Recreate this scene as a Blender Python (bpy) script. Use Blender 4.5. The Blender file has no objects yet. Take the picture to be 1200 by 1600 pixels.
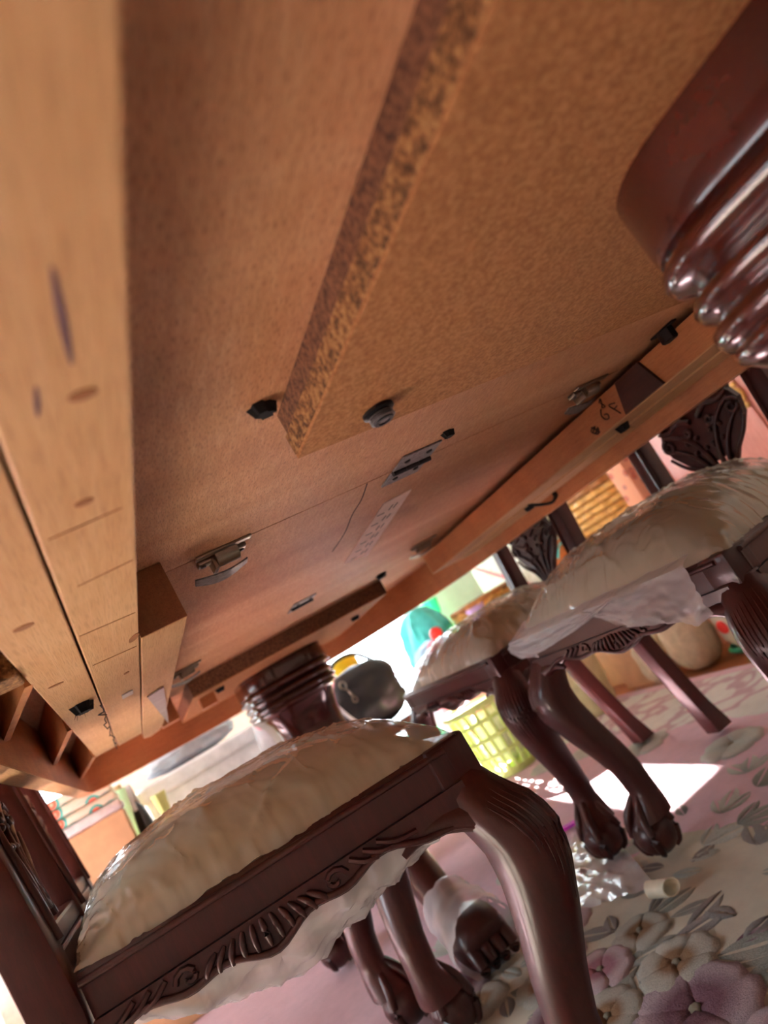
import bpy, bmesh, math, random
from mathutils import Vector, Matrix, noise
S = bpy.context.scene
COL = S.collection
PI = math.pi
random.seed(7)

# ------------------------------------------------------------------ camera
cd = bpy.data.cameras.new('camera'); cam = bpy.data.objects.new('camera', cd); COL.objects.link(cam)
cd.sensor_fit = 'VERTICAL'; cd.sensor_height = 36.0; cd.lens = 24.3; cd.clip_start = 0.01
RX = Vector((0.8077, -0.3037, -0.5053)); DN = Vector((-0.385, 0.3775, -0.8422)); FW = Vector((0.4466, 0.8748, 0.1879))
cam.matrix_world = Matrix(((RX.x, -DN.x, -FW.x, 0), (RX.y, -DN.y, -FW.y, 0), (RX.z, -DN.z, -FW.z, 0.52), (0, 0, 0, 1)))
cd.dof.use_dof = True; cd.dof.focus_distance = 0.62; cd.dof.aperture_fstop = 5.5
S.camera = cam

# ------------------------------------------------------------------ world, sun, exposure
w = bpy.data.worlds.new('world'); S.world = w; w.use_nodes = True
bg = w.node_tree.nodes['Background']; bg.inputs[0].default_value = (0.80, 0.91, 1.0, 1); bg.inputs[1].default_value = 9.0
sd = bpy.data.lights.new('sun', 'SUN'); sun = bpy.data.objects.new('sun', sd); COL.objects.link(sun)
sd.energy = 130.0; sd.angle = 0.012; sd.color = (1.0, 0.97, 0.92)
sun.rotation_euler = Vector((-0.12, -1.0, -0.54)).to_track_quat('-Z', 'Y').to_euler(); sun.location = (1.2, 6, 4)
def portal(name, loc, rot, sx, sy):
    l = bpy.data.lights.new(name, 'AREA'); o = bpy.data.objects.new(name, l); COL.objects.link(o)
    l.shape = 'RECTANGLE'; l.size = sx; l.size_y = sy; l.cycles.is_portal = True
    o.location = loc; o.rotation_euler = rot
portal('portal_far_glass_door', (-0.625, 3.80, 0.925), (-PI/2, 0, 0), 1.15, 1.75)
portal('portal_far_window', (1.35, 3.80, 1.1), (-PI/2, 0, 0), 0.9, 2.0)
portal('portal_left_window', (-2.72, 1.9, 1.2), (0, -PI/2, 0), 1.7, 1.8)
S.view_settings.view_transform = 'Standard'; S.view_settings.look = 'None'; S.view_settings.gamma = 1.0
S.view_settings.use_curve_mapping = False; S.view_settings.exposure = 0.62
S.cycles.max_bounces = 12; S.cycles.diffuse_bounces = 6; S.cycles.transparent_max_bounces = 16
S.cycles.caustics_reflective = False; S.cycles.caustics_refractive = False; S.cycles.sample_clamp_indirect = 8

# ------------------------------------------------------------------ materials
def srgb(r, g, b):
    f = lambda c: (c/255/12.92) if c <= 10 else ((c/255+0.055)/1.055)**2.4
    return (f(r), f(g), f(b), 1)
class NT:
    def __init__(s, name):
        s.m = bpy.data.materials.new(name); s.m.use_nodes = True; s.t = s.m.node_tree
        s.b = s.t.nodes['Principled BSDF']; s.out = s.t.nodes['Material Output']
        s.tc = s.t.nodes.new('ShaderNodeTexCoord')
    def n(s, typ, **kw):
        x = s.t.nodes.new(typ)
        for k, v in kw.items():
            if k.startswith('i_'): x.inputs[k[2:].replace('_', ' ')].default_value = v
            else: setattr(x, k, v)
        return x
    def l(s, a, b): s.t.links.new(a, b)
    def mapping(s, scale, loc=(0, 0, 0), coord='Object'):
        mp = s.n('ShaderNodeMapping'); mp.inputs['Scale'].default_value = scale; mp.inputs['Location'].default_value = loc
        s.l(s.tc.outputs[coord], mp.inputs[0]); return mp.outputs[0]
    def noise(s, vec, scale, detail=4, rough=0.6):
        x = s.n('ShaderNodeTexNoise'); x.inputs['Scale'].default_value = scale; x.inputs['Detail'].default_value = detail; x.inputs['Roughness'].default_value = rough
        s.l(vec, x.inputs['Vector']); return x.outputs['Fac']
    def ramp(s, fac, stops):
        r = s.n('ShaderNodeValToRGB'); e = r.color_ramp.elements
        while len(e) < len(stops): e.new(0.5)
        for i, (p, c) in enumerate(stops): e[i].position = p; e[i].color = c
        s.l(fac, r.inputs[0]); return r.outputs[0]
    def mix(s, fac, a, b, mode='MIX'):
        x = s.n('ShaderNodeMix', data_type='RGBA', blend_type=mode)
        if isinstance(fac, float): x.inputs[0].default_value = fac
        else: s.l(fac, x.inputs[0])
        for v, i in ((a, 6), (b, 7)):
            if isinstance(v, tuple): x.inputs[i].default_value = v
            else: s.l(v, x.inputs[i])
        return x.outputs[2]
    def bump(s, h, strength, dist):
        x = s.n('ShaderNodeBump'); x.inputs['Strength'].default_value = strength; x.inputs['Distance'].default_value = dist
        s.l(h, x.inputs['Height']); s.l(x.outputs[0], s.b.inputs['Normal'])
    def col(s, c):
        if isinstance(c, tuple): s.b.inputs['Base Color'].default_value = c
        else: s.l(c, s.b.inputs['Base Color'])
    def set(s, rough=0.5, metal=0.0, coat=0.0, coat_rough=0.1, spec=0.5):
        s.b.inputs['Roughness'].default_value = rough; s.b.inputs['Metallic'].default_value = metal
        s.b.inputs['Coat Weight'].default_value = coat; s.b.inputs['Coat Roughness'].default_value = coat_rough
        s.b.inputs['Specular IOR Level'].default_value = spec
        return s.m
M = {}
def wood(name, lo, mid, hi, grain=(60, 3, 60), pore=0.35, rough=0.5, coat=0.0, coat_rough=0.1, spec=0.4, bump=0.15, band=(2.2, 9, 4)):
    t = NT(name)
    g = t.noise(t.mapping(grain), 6, 6, 0.65)
    b = t.noise(t.mapping(band, (3, 1, 7)), 1.6, 3, 0.5)
    c = t.ramp(g, [(0.28, lo), (0.5, mid), (0.72, hi)])
    c2 = t.ramp(b, [(0.3, lo), (0.55, mid), (0.75, hi)])
    c = t.mix(0.55, c, c2)
    p = t.noise(t.mapping(tuple(x*3 for x in grain), (9, 2, 5)), 9, 2, 0.5)
    pc = t.ramp(p, [(0.36, (0.45, 0.35, 0.3, 1)), (0.48, (1, 1, 1, 1))])
    c = t.mix(pore, c, t.mix(1.0, c, pc, 'MULTIPLY'))
    t.col(c); t.bump(p, bump, 0.002)
    M[name] = t.set(rough, 0, coat, coat_rough, spec)
wood('plywood', srgb(168, 114, 80), srgb(198, 144, 106), srgb(224, 178, 140), grain=(46, 6, 46), pore=0.6, rough=0.55, band=(1.2, 7, 3), bump=0.25)
wood('pine', srgb(184, 138, 92), srgb(204, 162, 116), srgb(220, 184, 142), grain=(40, 1.6, 40), pore=0.3, rough=0.5, band=(6, 5, 4))
wood('pine_end', srgb(120, 74, 48), srgb(142, 92, 60), srgb(160, 110, 74), grain=(30, 30, 30), pore=0.3)
wood('stained_apron', srgb(162, 100, 62), srgb(192, 126, 80), srgb(208, 146, 98), grain=(4, 3, 50), pore=0.3, rough=0.45)
wood('mahogany', srgb(46, 14, 13), srgb(60, 20, 18), srgb(80, 29, 25), grain=(30, 30, 4), pore=0.2, rough=0.4, coat=0.3, coat_rough=0.15, spec=0.3, bump=0.05)
wood('mahogany_gloss', srgb(42, 10, 6), srgb(60, 17, 9), srgb(88, 30, 15), grain=(40, 4, 6), pore=0.15, rough=0.25, coat=0.9, coat_rough=0.08, bump=0.03)
wood('red_cabinet', srgb(178, 104, 90), srgb(204, 132, 116), srgb(220, 156, 138), grain=(4, 30, 3), pore=0.2, rough=0.35, coat=0.4)
wood('floorboard', srgb(120, 66, 38), srgb(150, 88, 52), srgb(172, 108, 66), grain=(30, 2, 30), pore=0.3, rough=0.35, coat=0.3)
wood('dowel_and_shade_wood', srgb(60, 30, 26), srgb(74, 38, 32), srgb(88, 46, 38), grain=(40, 3, 40), pore=0.2, rough=0.6)  # for the dowels and the piece that stands in for a shadow
wood('turned_bowl', srgb(176, 96, 40), srgb(206, 124, 58), srgb(224, 148, 84), grain=(6, 6, 40), pore=0.2, rough=0.35)
def speckle(name, base, dots, sc, rough=0.75, amt=0.5, bump=0.3):
    t = NT(name)
    a = t.noise(t.mapping((1, 1, 1)), sc, 3, 0.7); b = t.noise(t.mapping((1, 0.35, 1), (2, 4, 1)), sc*0.45, 4, 0.75)
    c = t.ramp(b, [(0.35, base[0]), (0.62, base[1])])
    c = t.mix(amt, c, t.ramp(a, [(0.38, dots[0]), (0.5, base[1]), (0.62, dots[1])]))
    t.col(c); t.bump(a, bump, 0.0015); M[name] = t.set(rough, spec=0.25)
speckle('mdf', (srgb(136, 90, 54), srgb(156, 106, 66)), (srgb(118, 78, 46), srgb(188, 140, 94)), 330, amt=0.45, bump=0.08)
speckle('chipboard', (srgb(96, 62, 36), srgb(132, 92, 56)), (srgb(48, 28, 16), srgb(176, 134, 86)), 230, amt=0.7, bump=0.9)
speckle('chipboard_dark', (srgb(84, 54, 38), srgb(106, 70, 50)), (srgb(50, 30, 22), srgb(134, 94, 66)), 230, amt=0.6, bump=0.6)
def plain(name, c, rough=0.6, metal=0.0, coat=0.0, var=0.12, sc=20, bump=0.0, spec=0.4):
    t = NT(name); f = t.noise(t.mapping((1, 1, 1)), sc, 4, 0.6)
    d = tuple(x*(1-var) for x in c[:3])+(1,); h = tuple(min(1, x*(1+var)) for x in c[:3])+(1,)
    t.col(t.ramp(f, [(0.35, d), (0.65, h)]))
    if bump: t.bump(f, bump, 0.003)
    M[name] = t.set(rough, metal, coat, 0.1, spec)
plain('nickel', srgb(150, 140, 128), 0.28, 1.0, sc=40)
plain('gunmetal', srgb(128, 122, 124), 0.42, 0.5, sc=200, var=0.3)
plain('black_metal', srgb(30, 29, 32), 0.4, 0.3)
plain('black_fibre', srgb(12, 12, 13), 0.85)
plain('paper_white', srgb(228, 222, 216), 0.7)
plain('paper_pink', srgb(240, 216, 204), 0.7)
plain('ink', srgb(58, 36, 34), 0.7)
plain('grey_card', srgb(150, 138, 134), 0.7)
plain('knot', srgb(138, 88, 50), 0.6)
plain('purple_stain', srgb(96, 70, 78), 0.6)
plain('cream_fabric', srgb(178, 162, 132), 0.85, sc=300, bump=0.15)
plain('wall_paint', srgb(226, 218, 204), 0.8, var=0.03)
plain('ceiling_paint', srgb(236, 232, 224), 0.8, var=0.03)
plain('frame_white', srgb(230, 230, 228), 0.4)
plain('cardboard', srgb(198, 160, 120), 0.8, var=0.08)
plain('white_plastic', srgb(226, 226, 228), 0.45)
plain('white_cloth', srgb(226, 222, 220), 0.85, sc=30, bump=0.2)
plain('grey_cloth', srgb(176, 178, 184), 0.8, sc=30, bump=0.3)
plain('lime_plastic', srgb(196, 214, 128), 0.4)
plain('black_leather', srgb(24, 25, 27), 0.42, sc=60, bump=0.3)
plain('teal_bag', srgb(70, 190, 180), 0.35, sc=12, var=0.3, bump=0.4)
plain('green_bag', srgb(60, 190, 120), 0.35, sc=12, var=0.3, bump=0.4)
plain('pale_blue_bag', srgb(160, 200, 232), 0.3, sc=12, var=0.2, bump=0.4)
plain('lilac_bag', srgb(180, 160, 214), 0.35, sc=12, var=0.2, bump=0.4)
plain('red_toy', srgb(222, 52, 44), 0.4)
plain('pink_cloth', srgb(228, 150, 170), 0.8)
plain('yellow_plastic', srgb(236, 196, 40), 0.4)
plain('pale_green', srgb(186, 226, 190), 0.5)
plain('yellow_green', srgb(222, 230, 150), 0.5)
plain('beige_bin', srgb(206, 196, 150), 0.5)
plain('beige_sack', srgb(196, 178, 150), 0.9, sc=40, bump=0.5)
plain('white_bag', srgb(216, 214, 196), 0.7, sc=30, bump=0.3)
plain('green_trim', srgb(40, 130, 96), 0.6)
plain('purple_cloth', srgb(104, 62, 86), 0.7)
plain('magenta_zip', srgb(214, 60, 200), 0.4)
plain('cap_cream', srgb(210, 202, 180), 0.5)
plain('steel_tube', srgb(190, 196, 204), 0.25, 0.9)
plain('cane', srgb(206, 160, 84), 0.55, sc=60, var=0.25)
plain('cane_dark', srgb(150, 98, 46), 0.55, sc=60, var=0.25)
plain('added_blind_cloth', srgb(200, 190, 176), 0.85)
def sheer(name, c, amt):
    t = NT(name); t.col(c); t.set(0.9, spec=0.1); tl = t.n('ShaderNodeBsdfTranslucent'); tl.inputs[0].default_value = c
    mx = t.n('ShaderNodeMixShader'); mx.inputs[0].default_value = amt; t.l(t.b.outputs[0], mx.inputs[1]); t.l(tl.outputs[0], mx.inputs[2]); t.l(mx.outputs[0], t.out.inputs[0]); M[name] = t.m
sheer('added_curtain_cloth', (0.82, 0.86, 0.88, 1), 0.6)  # translucent so the added drapes glow and fill the right side
def film(name, milky, tint, rough=0.13, fac=0.6):
    t = NT(name); t.col(tint); t.set(rough, 0, 1.0 if fac < 0.4 else 0.2, 0.06, 0.8 if fac < 0.4 else 0.5)
    tr = t.n('ShaderNodeBsdfTransparent'); mx = t.n('ShaderNodeMixShader')
    lw = t.n('ShaderNodeLayerWeight'); lw.inputs[0].default_value = 0.30
    ma = t.n('ShaderNodeMath', operation='MULTIPLY_ADD'); ma.inputs[1].default_value = fac; ma.inputs[2].default_value = milky
    ma.use_clamp = True
    t.l(lw.outputs['Facing'], ma.inputs[0]); t.l(ma.outputs[0], mx.inputs[0]); t.l(tr.outputs[0], mx.inputs[1]); t.l(t.b.outputs[0], mx.inputs[2])
    t.l(mx.outputs[0], t.out.inputs[0]); M[name] = t.m
film('clear_film', 0.42, (0.66, 0.62, 0.53, 1), fac=0.25)
film('clear_film_milky', 0.30, (0.86, 0.84, 0.86, 1))
def glass(name):
    t = NT(name); tr = t.n('ShaderNodeBsdfTransparent'); gl = t.n('ShaderNodeBsdfGlossy'); gl.inputs['Roughness'].default_value = 0.02
    mx = t.n('ShaderNodeMixShader'); fr = t.n('ShaderNodeFresnel'); fr.inputs[0].default_value = 1.3
    t.l(fr.outputs[0], mx.inputs[0]); t.l(tr.outputs[0], mx.inputs[1]); t.l(gl.outputs[0], mx.inputs[2]); t.l(mx.outputs[0], t.out.inputs[0]); M[name] = t.m
glass('pane_glass')

# ------------------------------------------------------------------ mesh helpers
W = {}          # translation of every part in its build frame
def link(name, verts, faces, mat, parent=None, smooth=None, origin=None, mats=None, fmat=None):
    vs = [Vector(v) for v in verts]
    if origin is None:
        lo = Vector((min(v.x for v in vs), min(v.y for v in vs), min(v.z for v in vs))); hi = Vector((max(v.x for v in vs), max(v.y for v in vs), max(v.z for v in vs)))
        origin = (lo+hi)/2 if parent is not None else Vector(((lo.x+hi.x)/2, (lo.y+hi.y)/2, lo.z))
    origin = Vector(origin)
    me = bpy.data.meshes.new(name); me.from_pydata([v-origin for v in vs], [], faces)
    bm = bmesh.new(); bm.from_mesh(me); bmesh.ops.recalc_face_normals(bm, faces=bm.faces); bm.to_mesh(me); bm.free()
    for m_ in (mats or [mat]): me.materials.append(M[m_])
    if fmat:
        for i, k in enumerate(fmat): me.polygons[i].material_index = k
    if smooth is not None:
        me.shade_smooth(); me.set_sharp_from_angle(angle=math.radians(smooth))
    o = bpy.data.objects.new(name, me); COL.objects.link(o)
    if parent is not None:
        o.parent = parent; o.location = origin - W[parent]
    else: o.location = origin
    W[o] = origin
    return o
def tag(o, label=None, cat=None, group=None, kind=None):
    if label: o['label'] = label
    if cat: o['category'] = cat
    if group: o['group'] = group
    if kind: o['kind'] = kind
    return o
def empty(name, loc=(0, 0, 0)):
    o = bpy.data.objects.new(name, None); COL.objects.link(o); o.location = loc; o.empty_display_size = 0.05; W[o] = Vector(loc); return o
class G:
    """collects geometry of one mesh"""
    def __init__(s): s.v = []; s.f = []
    def add(s, v, f):
        o = len(s.v); s.v += [tuple(x) for x in v]; s.f += [[i+o for i in q] for q in f]; return s
    def box(s, x0, x1, y0, y1, z0, z1, bev=0.0):
        bm = bmesh.new(); bmesh.ops.create_cube(bm, size=1)
        for q in bm.verts: q.co = Vector(((x0+x1)/2+q.co.x*(x1-x0), (y0+y1)/2+q.co.y*(y1-y0), (z0+z1)/2+q.co.z*(z1-z0)))
        if bev: bmesh.ops.bevel(bm, geom=bm.edges[:], offset=bev, segments=2, profile=0.5, affect='EDGES')
        bm.verts.index_update(); s.add([q.co for q in bm.verts], [[q.index for q in f.verts] for f in bm.faces]); bm.free(); return s
    def rings(s, rings, cap=True, closed=True):
        n = len(rings[0]); v = [p for r in rings for p in r]; f = []
        for i in range(len(rings)-1):
            for j in range(n if closed else n-1):
                k = (j+1) % n; f.append([i*n+j, i*n+k, (i+1)*n+k, (i+1)*n+j])
        if cap and closed: f.append(list(range(n))[::-1]); f.append([(len(rings)-1)*n+j for j in range(n)])
        return s.add(v, f)
    def tube(s, path, rad, n=8, sx=1.0, up=Vector((0, 0, 1)), sq=2.0):
        P = [Vector(p) for p in path]; R = rad if isinstance(rad, (list, tuple)) else [rad]*len(P); rs = []
        for i, p in enumerate(P):
            d = (P[min(i+1, len(P)-1)]-P[max(i-1, 0)]).normalized()
            a = d.cross(up)
            if a.length < 1e-3: a = d.cross(Vector((1, 0, 0)))
            a.normalize(); b = a.cross(d).normalized(); r = []
            for k in range(n):
                t = 2*PI*k/n+PI/n; c, q = math.cos(t), math.sin(t); m = (abs(c)**sq+abs(q)**sq)**(-1/sq)
                r.append(p+a*(c*m*R[i]*sx)+b*(q*m*R[i]))
            rs.append(r)
        return s.rings(rs)
    def lathe(s, prof, c=(0, 0, 0), n=24, sx=1.0, sy=1.0):
        rs = [[(c[0]+r*sx*math.cos(2*PI*k/n), c[1]+r*sy*math.sin(2*PI*k/n), c[2]+z) for k in range(n)] for r, z in prof]
        return s.rings(rs)
    def prism(s, out, fn, t0, t1):
        """out: 2-D outline; fn(u,v,t) -> point"""
        n = len(out); v = [fn(u, q, t0) for u, q in out]+[fn(u, q, t1) for u, q in out]
        f = [[j, (j+1) % n, n+(j+1) % n, n+j] for j in range(n)]+[list(range(n))[::-1], list(range(n, 2*n))]
        return s.add(v, f)
    def ball(s, c, r, n=14, m=8, sc=(1, 1, 1)):
        rs = []
        for i in range(m+1):
            t = -PI/2+PI*(i+0.02 if i == 0 else (i-0.02 if i == m else i))/m
            rs.append([(c[0]+r*sc[0]*math.cos(t)*math.cos(2*PI*k/n), c[1]+r*sc[1]*math.cos(t)*math.sin(2*PI*k/n), c[2]+r*sc[2]*math.sin(t)) for k in range(n)])
        return s.rings(rs)
    def sheet(s, fn, nu, nv):
        v = [fn(i/nu, j/nv) for i in range(nu+1) for j in range(nv+1)]
        f = [[i*(nv+1)+j, (i+1)*(nv+1)+j, (i+1)*(nv+1)+j+1, i*(nv+1)+j+1] for i in range(nu) for j in range(nv)]
        return s.add(v, f)
    def obj(s, name, mat, parent=None, smooth=None, **k): return link(name, s.v, s.f, mat, parent, smooth, **k)
def fbm(x, y, z=0.0, o=4): return noise.fractal(Vector((x, y, z)), 0.9, 2.1, o)
def ridge(x, y, z=0.0):
    a = 0.0; amp = 1.0
    for k in range(3):
        a += amp*(1-abs(noise.noise(Vector((x, y, z))))*2.2); x *= 2.0; y *= 2.0; z += 3.7; amp *= 0.5
    return a
def rrect(hx, hy, r, n=6, c=(0, 0)):
    out = []
    for sx, sy, a in ((1, 1, 0), (-1, 1, PI/2), (-1, -1, PI), (1, -1, 3*PI/2)):
        for k in range(n+1):
            t = a+PI/2*k/n; out.append((c[0]+sx*(hx-r)+r*math.cos(t), c[1]+sy*(hy-r)+r*math.sin(t)))
    return out
def smoothpath(pts, per=6):
    P = [Vector(p) for p in pts]; out = []
    for i in range(len(P)-1):
        a, b, c, d = P[max(i-1, 0)], P[i], P[i+1], P[min(i+2, len(P)-1)]
        for k in range(per):
            t = k/per; out.append(0.5*((2*b)+(c-a)*t+(2*a-5*b+4*c-d)*t*t+(3*b-a-3*c+d)*t**3))
    out.append(P[-1]); return out
def lerp1(tab, z):
    for (a, b), (c, d) in zip(tab, tab[1:]):
        if min(a, c) <= z <= max(a, c): return b+(d-b)*(z-a)/(c-a) if c != a else b
    return tab[0][1] if abs(z-tab[0][0]) < abs(z-tab[-1][0]) else tab[-1][1]

# ================================================================== THE ROOM
X0, X1, Y0, Y1, ZC = -2.6, 2.35, -2.2, 3.7, 2.5
g = G(); g.box(X0-0.1, X1+0.1, Y0-0.1, Y1+0.1, -0.12, -0.016)
fl = g.obj('floor', 'floorboard'); fl['kind'] = 'structure'
nb = 0
xs = X1-0.001
while xs > X0:          # floor boards: the strip that shows beside the rug is built plank by plank
    x_lo = max(X0, xs-0.12)
    G().box(x_lo+0.001, xs-0.001, Y0, Y1, -0.016, 0.0, 0.0012).obj('floor_plank', 'floorboard', fl)
    xs -= 0.12
def wall(name, x0, x1, y0, y1, holes, axis):
    g = G()
    a0, a1 = (y0, y1) if axis == 'x' else (x0, x1)
    cur = a0
    def seg(s, e, z0, z1):
        if e-s < 1e-4 or z1-z0 < 1e-4: return
        if axis == 'x': g.box(x0, x1, s, e, z0, z1)
        else: g.box(s, e, y0, y1, z0, z1)
    for h0, h1, z0, z1 in holes:
        seg(cur, h0, 0, ZC); seg(h0, h1, 0, z0); seg(h0, h1, z1, ZC); cur = h1
    seg(cur, a1, 0, ZC)
    o = g.obj(name, 'wall_paint'); o['kind'] = 'structure'; return o
wall('wall_far', X0-0.1, X1+0.1, Y1, Y1+0.1, [(-1.2, -0.05, 0.05, 1.8), (0.9, 1.8, 0.1, 2.1)], 'y')
wall('wall_near', X0-0.1, X1+0.1, Y0-0.1, Y0, [], 'y')
wall('wall_left', X0-0.1, X0, Y0, Y1, [(1.0, 2.8, 0.35, 2.05)], 'x')
wall('wall_right', X1, X1+0.1, Y0, Y1, [], 'x')
g = G(); g.box(X0-0.1, X1+0.1, Y0-0.1, Y1+0.1, ZC, ZC+0.1); c_ = g.obj('ceiling', 'ceiling_paint'); c_['kind'] = 'structure'
def window(n, axis, p, a0, a1, z0, z1, mull):
    g = G(); t = 0.045
    def bx(a, b, c, d):
        if axis == 'y': g.box(a, b, p, p+0.05, c, d, 0.004)
        else: g.box(p-0.05, p, a, b, c, d, 0.004)
    bx(a0, a1, z0, z0+t); bx(a0, a1, z1-t, z1); bx(a0, a0+t, z0+t, z1-t); bx(a1-t, a1, z0+t, z1-t)
    for m in mull: bx(m-t/2, m+t/2, z0+t, z1-t)
    o = g.obj(f'window_{n}', 'frame_white'); o['kind'] = 'structure'
    ed = [a0+t]+[x for m in mull for x in (m-t/2, m+t/2)]+[a1-t]
    for i in range(0, len(ed), 2):
        q = G()
        if axis == 'y': q.box(ed[i], ed[i+1], p+0.022, p+0.028, z0+t, z1-t)
        else: q.box(p-0.028, p-0.022, ed[i], ed[i+1], z0+t, z1-t)
        q.obj('window_pane', 'pane_glass', o)
window(1, 'y', 3.725, -1.2, -0.05, 0.05, 1.8, [])
window(2, 'y', 3.725, 0.9, 1.8, 0.1, 2.1, [])
window(3, 'x', -2.625, 1.0, 2.8, 0.35, 2.05, [1.9])
for nm, a, b in (('baseboard_far', X0, -1.21), ('baseboard_right', 0, 0)):
    g = G()
    if nm == 'baseboard_far': g.box(a, b, Y1-0.015, Y1, 0, 0.09, 0.003)
    else: g.box(X1-0.015, X1, Y0, Y1-0.02, 0, 0.09, 0.003)
    o = g.obj(nm, 'frame_white'); o['kind'] = 'structure'
def added_curtain(x0, x1, label):  # added drapes, out of view; the slit between them shapes the sun patch
    def fn(u, v):
        x = x0+(x1-x0)*u; return (x, Y1-0.05+0.014*math.sin(u*(x1-x0)*120)+0.006*fbm(u*6, v*2), 0.78+1.5*v)
    o = G().sheet(fn, 90, 10).obj('added_curtain', 'added_curtain_cloth', smooth=60)
    sm = o.modifiers.new('thick', 'SOLIDIFY'); sm.thickness = 0.004
    tag(o, label, 'added_curtain')
added_curtain(0.84, 1.10, 'added sheer white half-length drape, out of view, shaping the sun patch, at the left of the far right window')
added_curtain(1.25, 1.86, 'added sheer white half-length drape, out of view, shaping the sun patch, over the right of the far right window')
G().box(0.9, 1.8, Y1+0.003, Y1+0.009, 1.36, 2.1).obj('added_roller_blind', 'added_blind_cloth')  # added and out of view; limits how far the sun patch reaches in
tag(bpy.data.objects['added_roller_blind'], 'added roller blind, out of view, holding back sun over the top of the far right window', 'blind')
g = G(); g.tube([(0.8, Y1-0.05, 2.29), (1.9, Y1-0.05, 2.29)], 0.012, 10); tag(g.obj('added_curtain_rod', 'steel_tube', smooth=40), 'thin steel rod carrying the added drapes above the far right window', 'curtain rod')

# ================================================================== THE RUG
RUGC = (-0.06, 0.6)
RHX, RHY = 1.58, 2.05
def rug_material():
    t = NT('rug_field')
    sep = t.n('ShaderNodeSeparateXYZ'); t.l(t.tc.outputs['Object'], sep.inputs[0])
    wob = t.noise(t.mapping((1, 1, 1)), 7, 3, 0.55)
    def math_(op, a, b=None, c=None):
        m = t.n('ShaderNodeMath', operation=op)
        for i, v in enumerate((a, b, c)):
            if v is None: continue
            if isinstance(v, (int, float)): m.inputs[i].default_value = v
            else: t.l(v, m.inputs[i])
        return m.outputs[0]
    wo = math_('MULTIPLY_ADD', wob, 0.30, -0.15)
    # central cream medallion (ellipse), pink field, cream border with pink edge stripe
    ex = math_('DIVIDE', math_('SUBTRACT', math_('ABSOLUTE', math_('SUBTRACT', sep.outputs[0], 0.03)), 0.45), 0.52); ey = math_('DIVIDE', math_('ADD', sep.outputs[1], 0.35), 1.02)
    rr = math_('ADD', math_('SQRT', math_('ADD', math_('POWER', math_('ABSOLUTE', ex), 2.0), math_('POWER', math_('ABSOLUTE', ey), 2.0))), wo)
    med = math_('LESS_THAN', rr, 1.0)
    ax = math_('SUBTRACT', 1.58, math_('ABSOLUTE', sep.outputs[0])); ay = math_('SUBTRACT', 2.05, math_('ABSOLUTE', sep.outputs[1]))
    edge = math_('MINIMUM', ax, ay)
    border = math_('LESS_THAN', math_('ADD', edge, math_('MULTIPLY', wo, 0.5)), 0.33)
    stripe = math_('LESS_THAN', edge, 0.045)
    scroll = t.ramp(t.noise(t.mapping((1, 1, 1), (5, 5, 0)), 9, 2, 0.4), [(0.44, (0, 0, 0, 1)), (0.47, (1, 1, 1, 1)), (0.52, (1, 1, 1, 1)), (0.55, (0, 0, 0, 1))])
    pink = srgb(238, 202, 212); cream = srgb(226, 217, 198); bcream = srgb(238, 236, 228)
    c = t.mix(med, pink, cream)
    bc = t.mix(scroll, bcream, srgb(214, 184, 190))
    c = t.mix(border, c, bc); c = t.mix(stripe, c, pink)
    fine = t.noise(t.mapping((1, 1, 1)), 900, 2, 0.7); mid = t.noise(t.mapping((1, 1, 1)), 40, 3, 0.6)
    c = t.mix(0.35, c, t.mix(1.0, c, t.ramp(mid, [(0.3, (0.72, 0.7, 0.7, 1)), (0.7, (1, 1, 1, 1))]), 'MULTIPLY'))
    t.col(c); t.bump(fine, 0.8, 0.006); M['rug_field'] = t.set(0.95, spec=0.1)
rug_material()
def pile(name, a, b, r0, r1):
    """tufted wool, shade b at the heart of the motif (object origin), a at its rim"""
    t = NT(name); L = t.n('ShaderNodeVectorMath', operation='LENGTH'); t.l(t.tc.outputs['Object'], L.inputs[0])
    mr = t.n('ShaderNodeMapRange'); mr.inputs[1].default_value = r0; mr.inputs[2].default_value = r1
    nz = t.noise(t.mapping((1, 1, 1)), 120, 3, 0.7); ad = t.n('ShaderNodeMath', operation='MULTIPLY_ADD'); ad.inputs[1].default_value = 0.9; 
    t.l(nz, ad.inputs[0]); t.l(L.outputs['Value'], mr.inputs[0]); ad.inputs[2].default_value = -0.45
    a2 = t.n('ShaderNodeMath', operation='ADD'); a2.use_clamp = True; t.l(mr.outputs[0], a2.inputs[0]); t.l(ad.outputs[0], a2.inputs[1])
    fz = t.noise(t.mapping((1, 1, 1)), 42, 3, 0.75); cc = t.mix(a2.outputs[0], b, a)
    t.col(t.mix(0.8, cc, t.mix(1.0, cc, t.ramp(fz, [(0.32, (0.66, 0.66, 0.66, 1)), (0.62, (1.12, 1.12, 1.12, 1))]), 'MULTIPLY'))); t.bump(fz, 1.0, 0.006); M[name] = t.set(0.95, spec=0.1)
pile('wool_cream_brown', srgb(214, 207, 194), srgb(166, 128, 96), 0.35, 0.6)
pile('wool_mauve', srgb(200, 176, 182), srgb(136, 96, 108), 0.4, 0.75)
pile('wool_pink', srgb(228, 202, 206), srgb(188, 130, 142), 0.4, 0.7)
pile('wool_grey_green', srgb(190, 188, 176), srgb(168, 166, 156), 0.2, 1.2)
pile('wool_pale', srgb(224, 224, 214), srgb(206, 208, 198), 0.2, 1.0)
pile('wool_dusk', srgb(184, 176, 170), srgb(160, 152, 148), 0.2, 1.0)
pile('wool_heart', srgb(196, 184, 160), srgb(180, 160, 130), 0.0, 0.3)
ro = empty('floral_rug', (RUGC[0], RUGC[1], 0))
tag(ro, 'large cream and pink rug with sculpted flowers under the table', 'rug')
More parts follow.
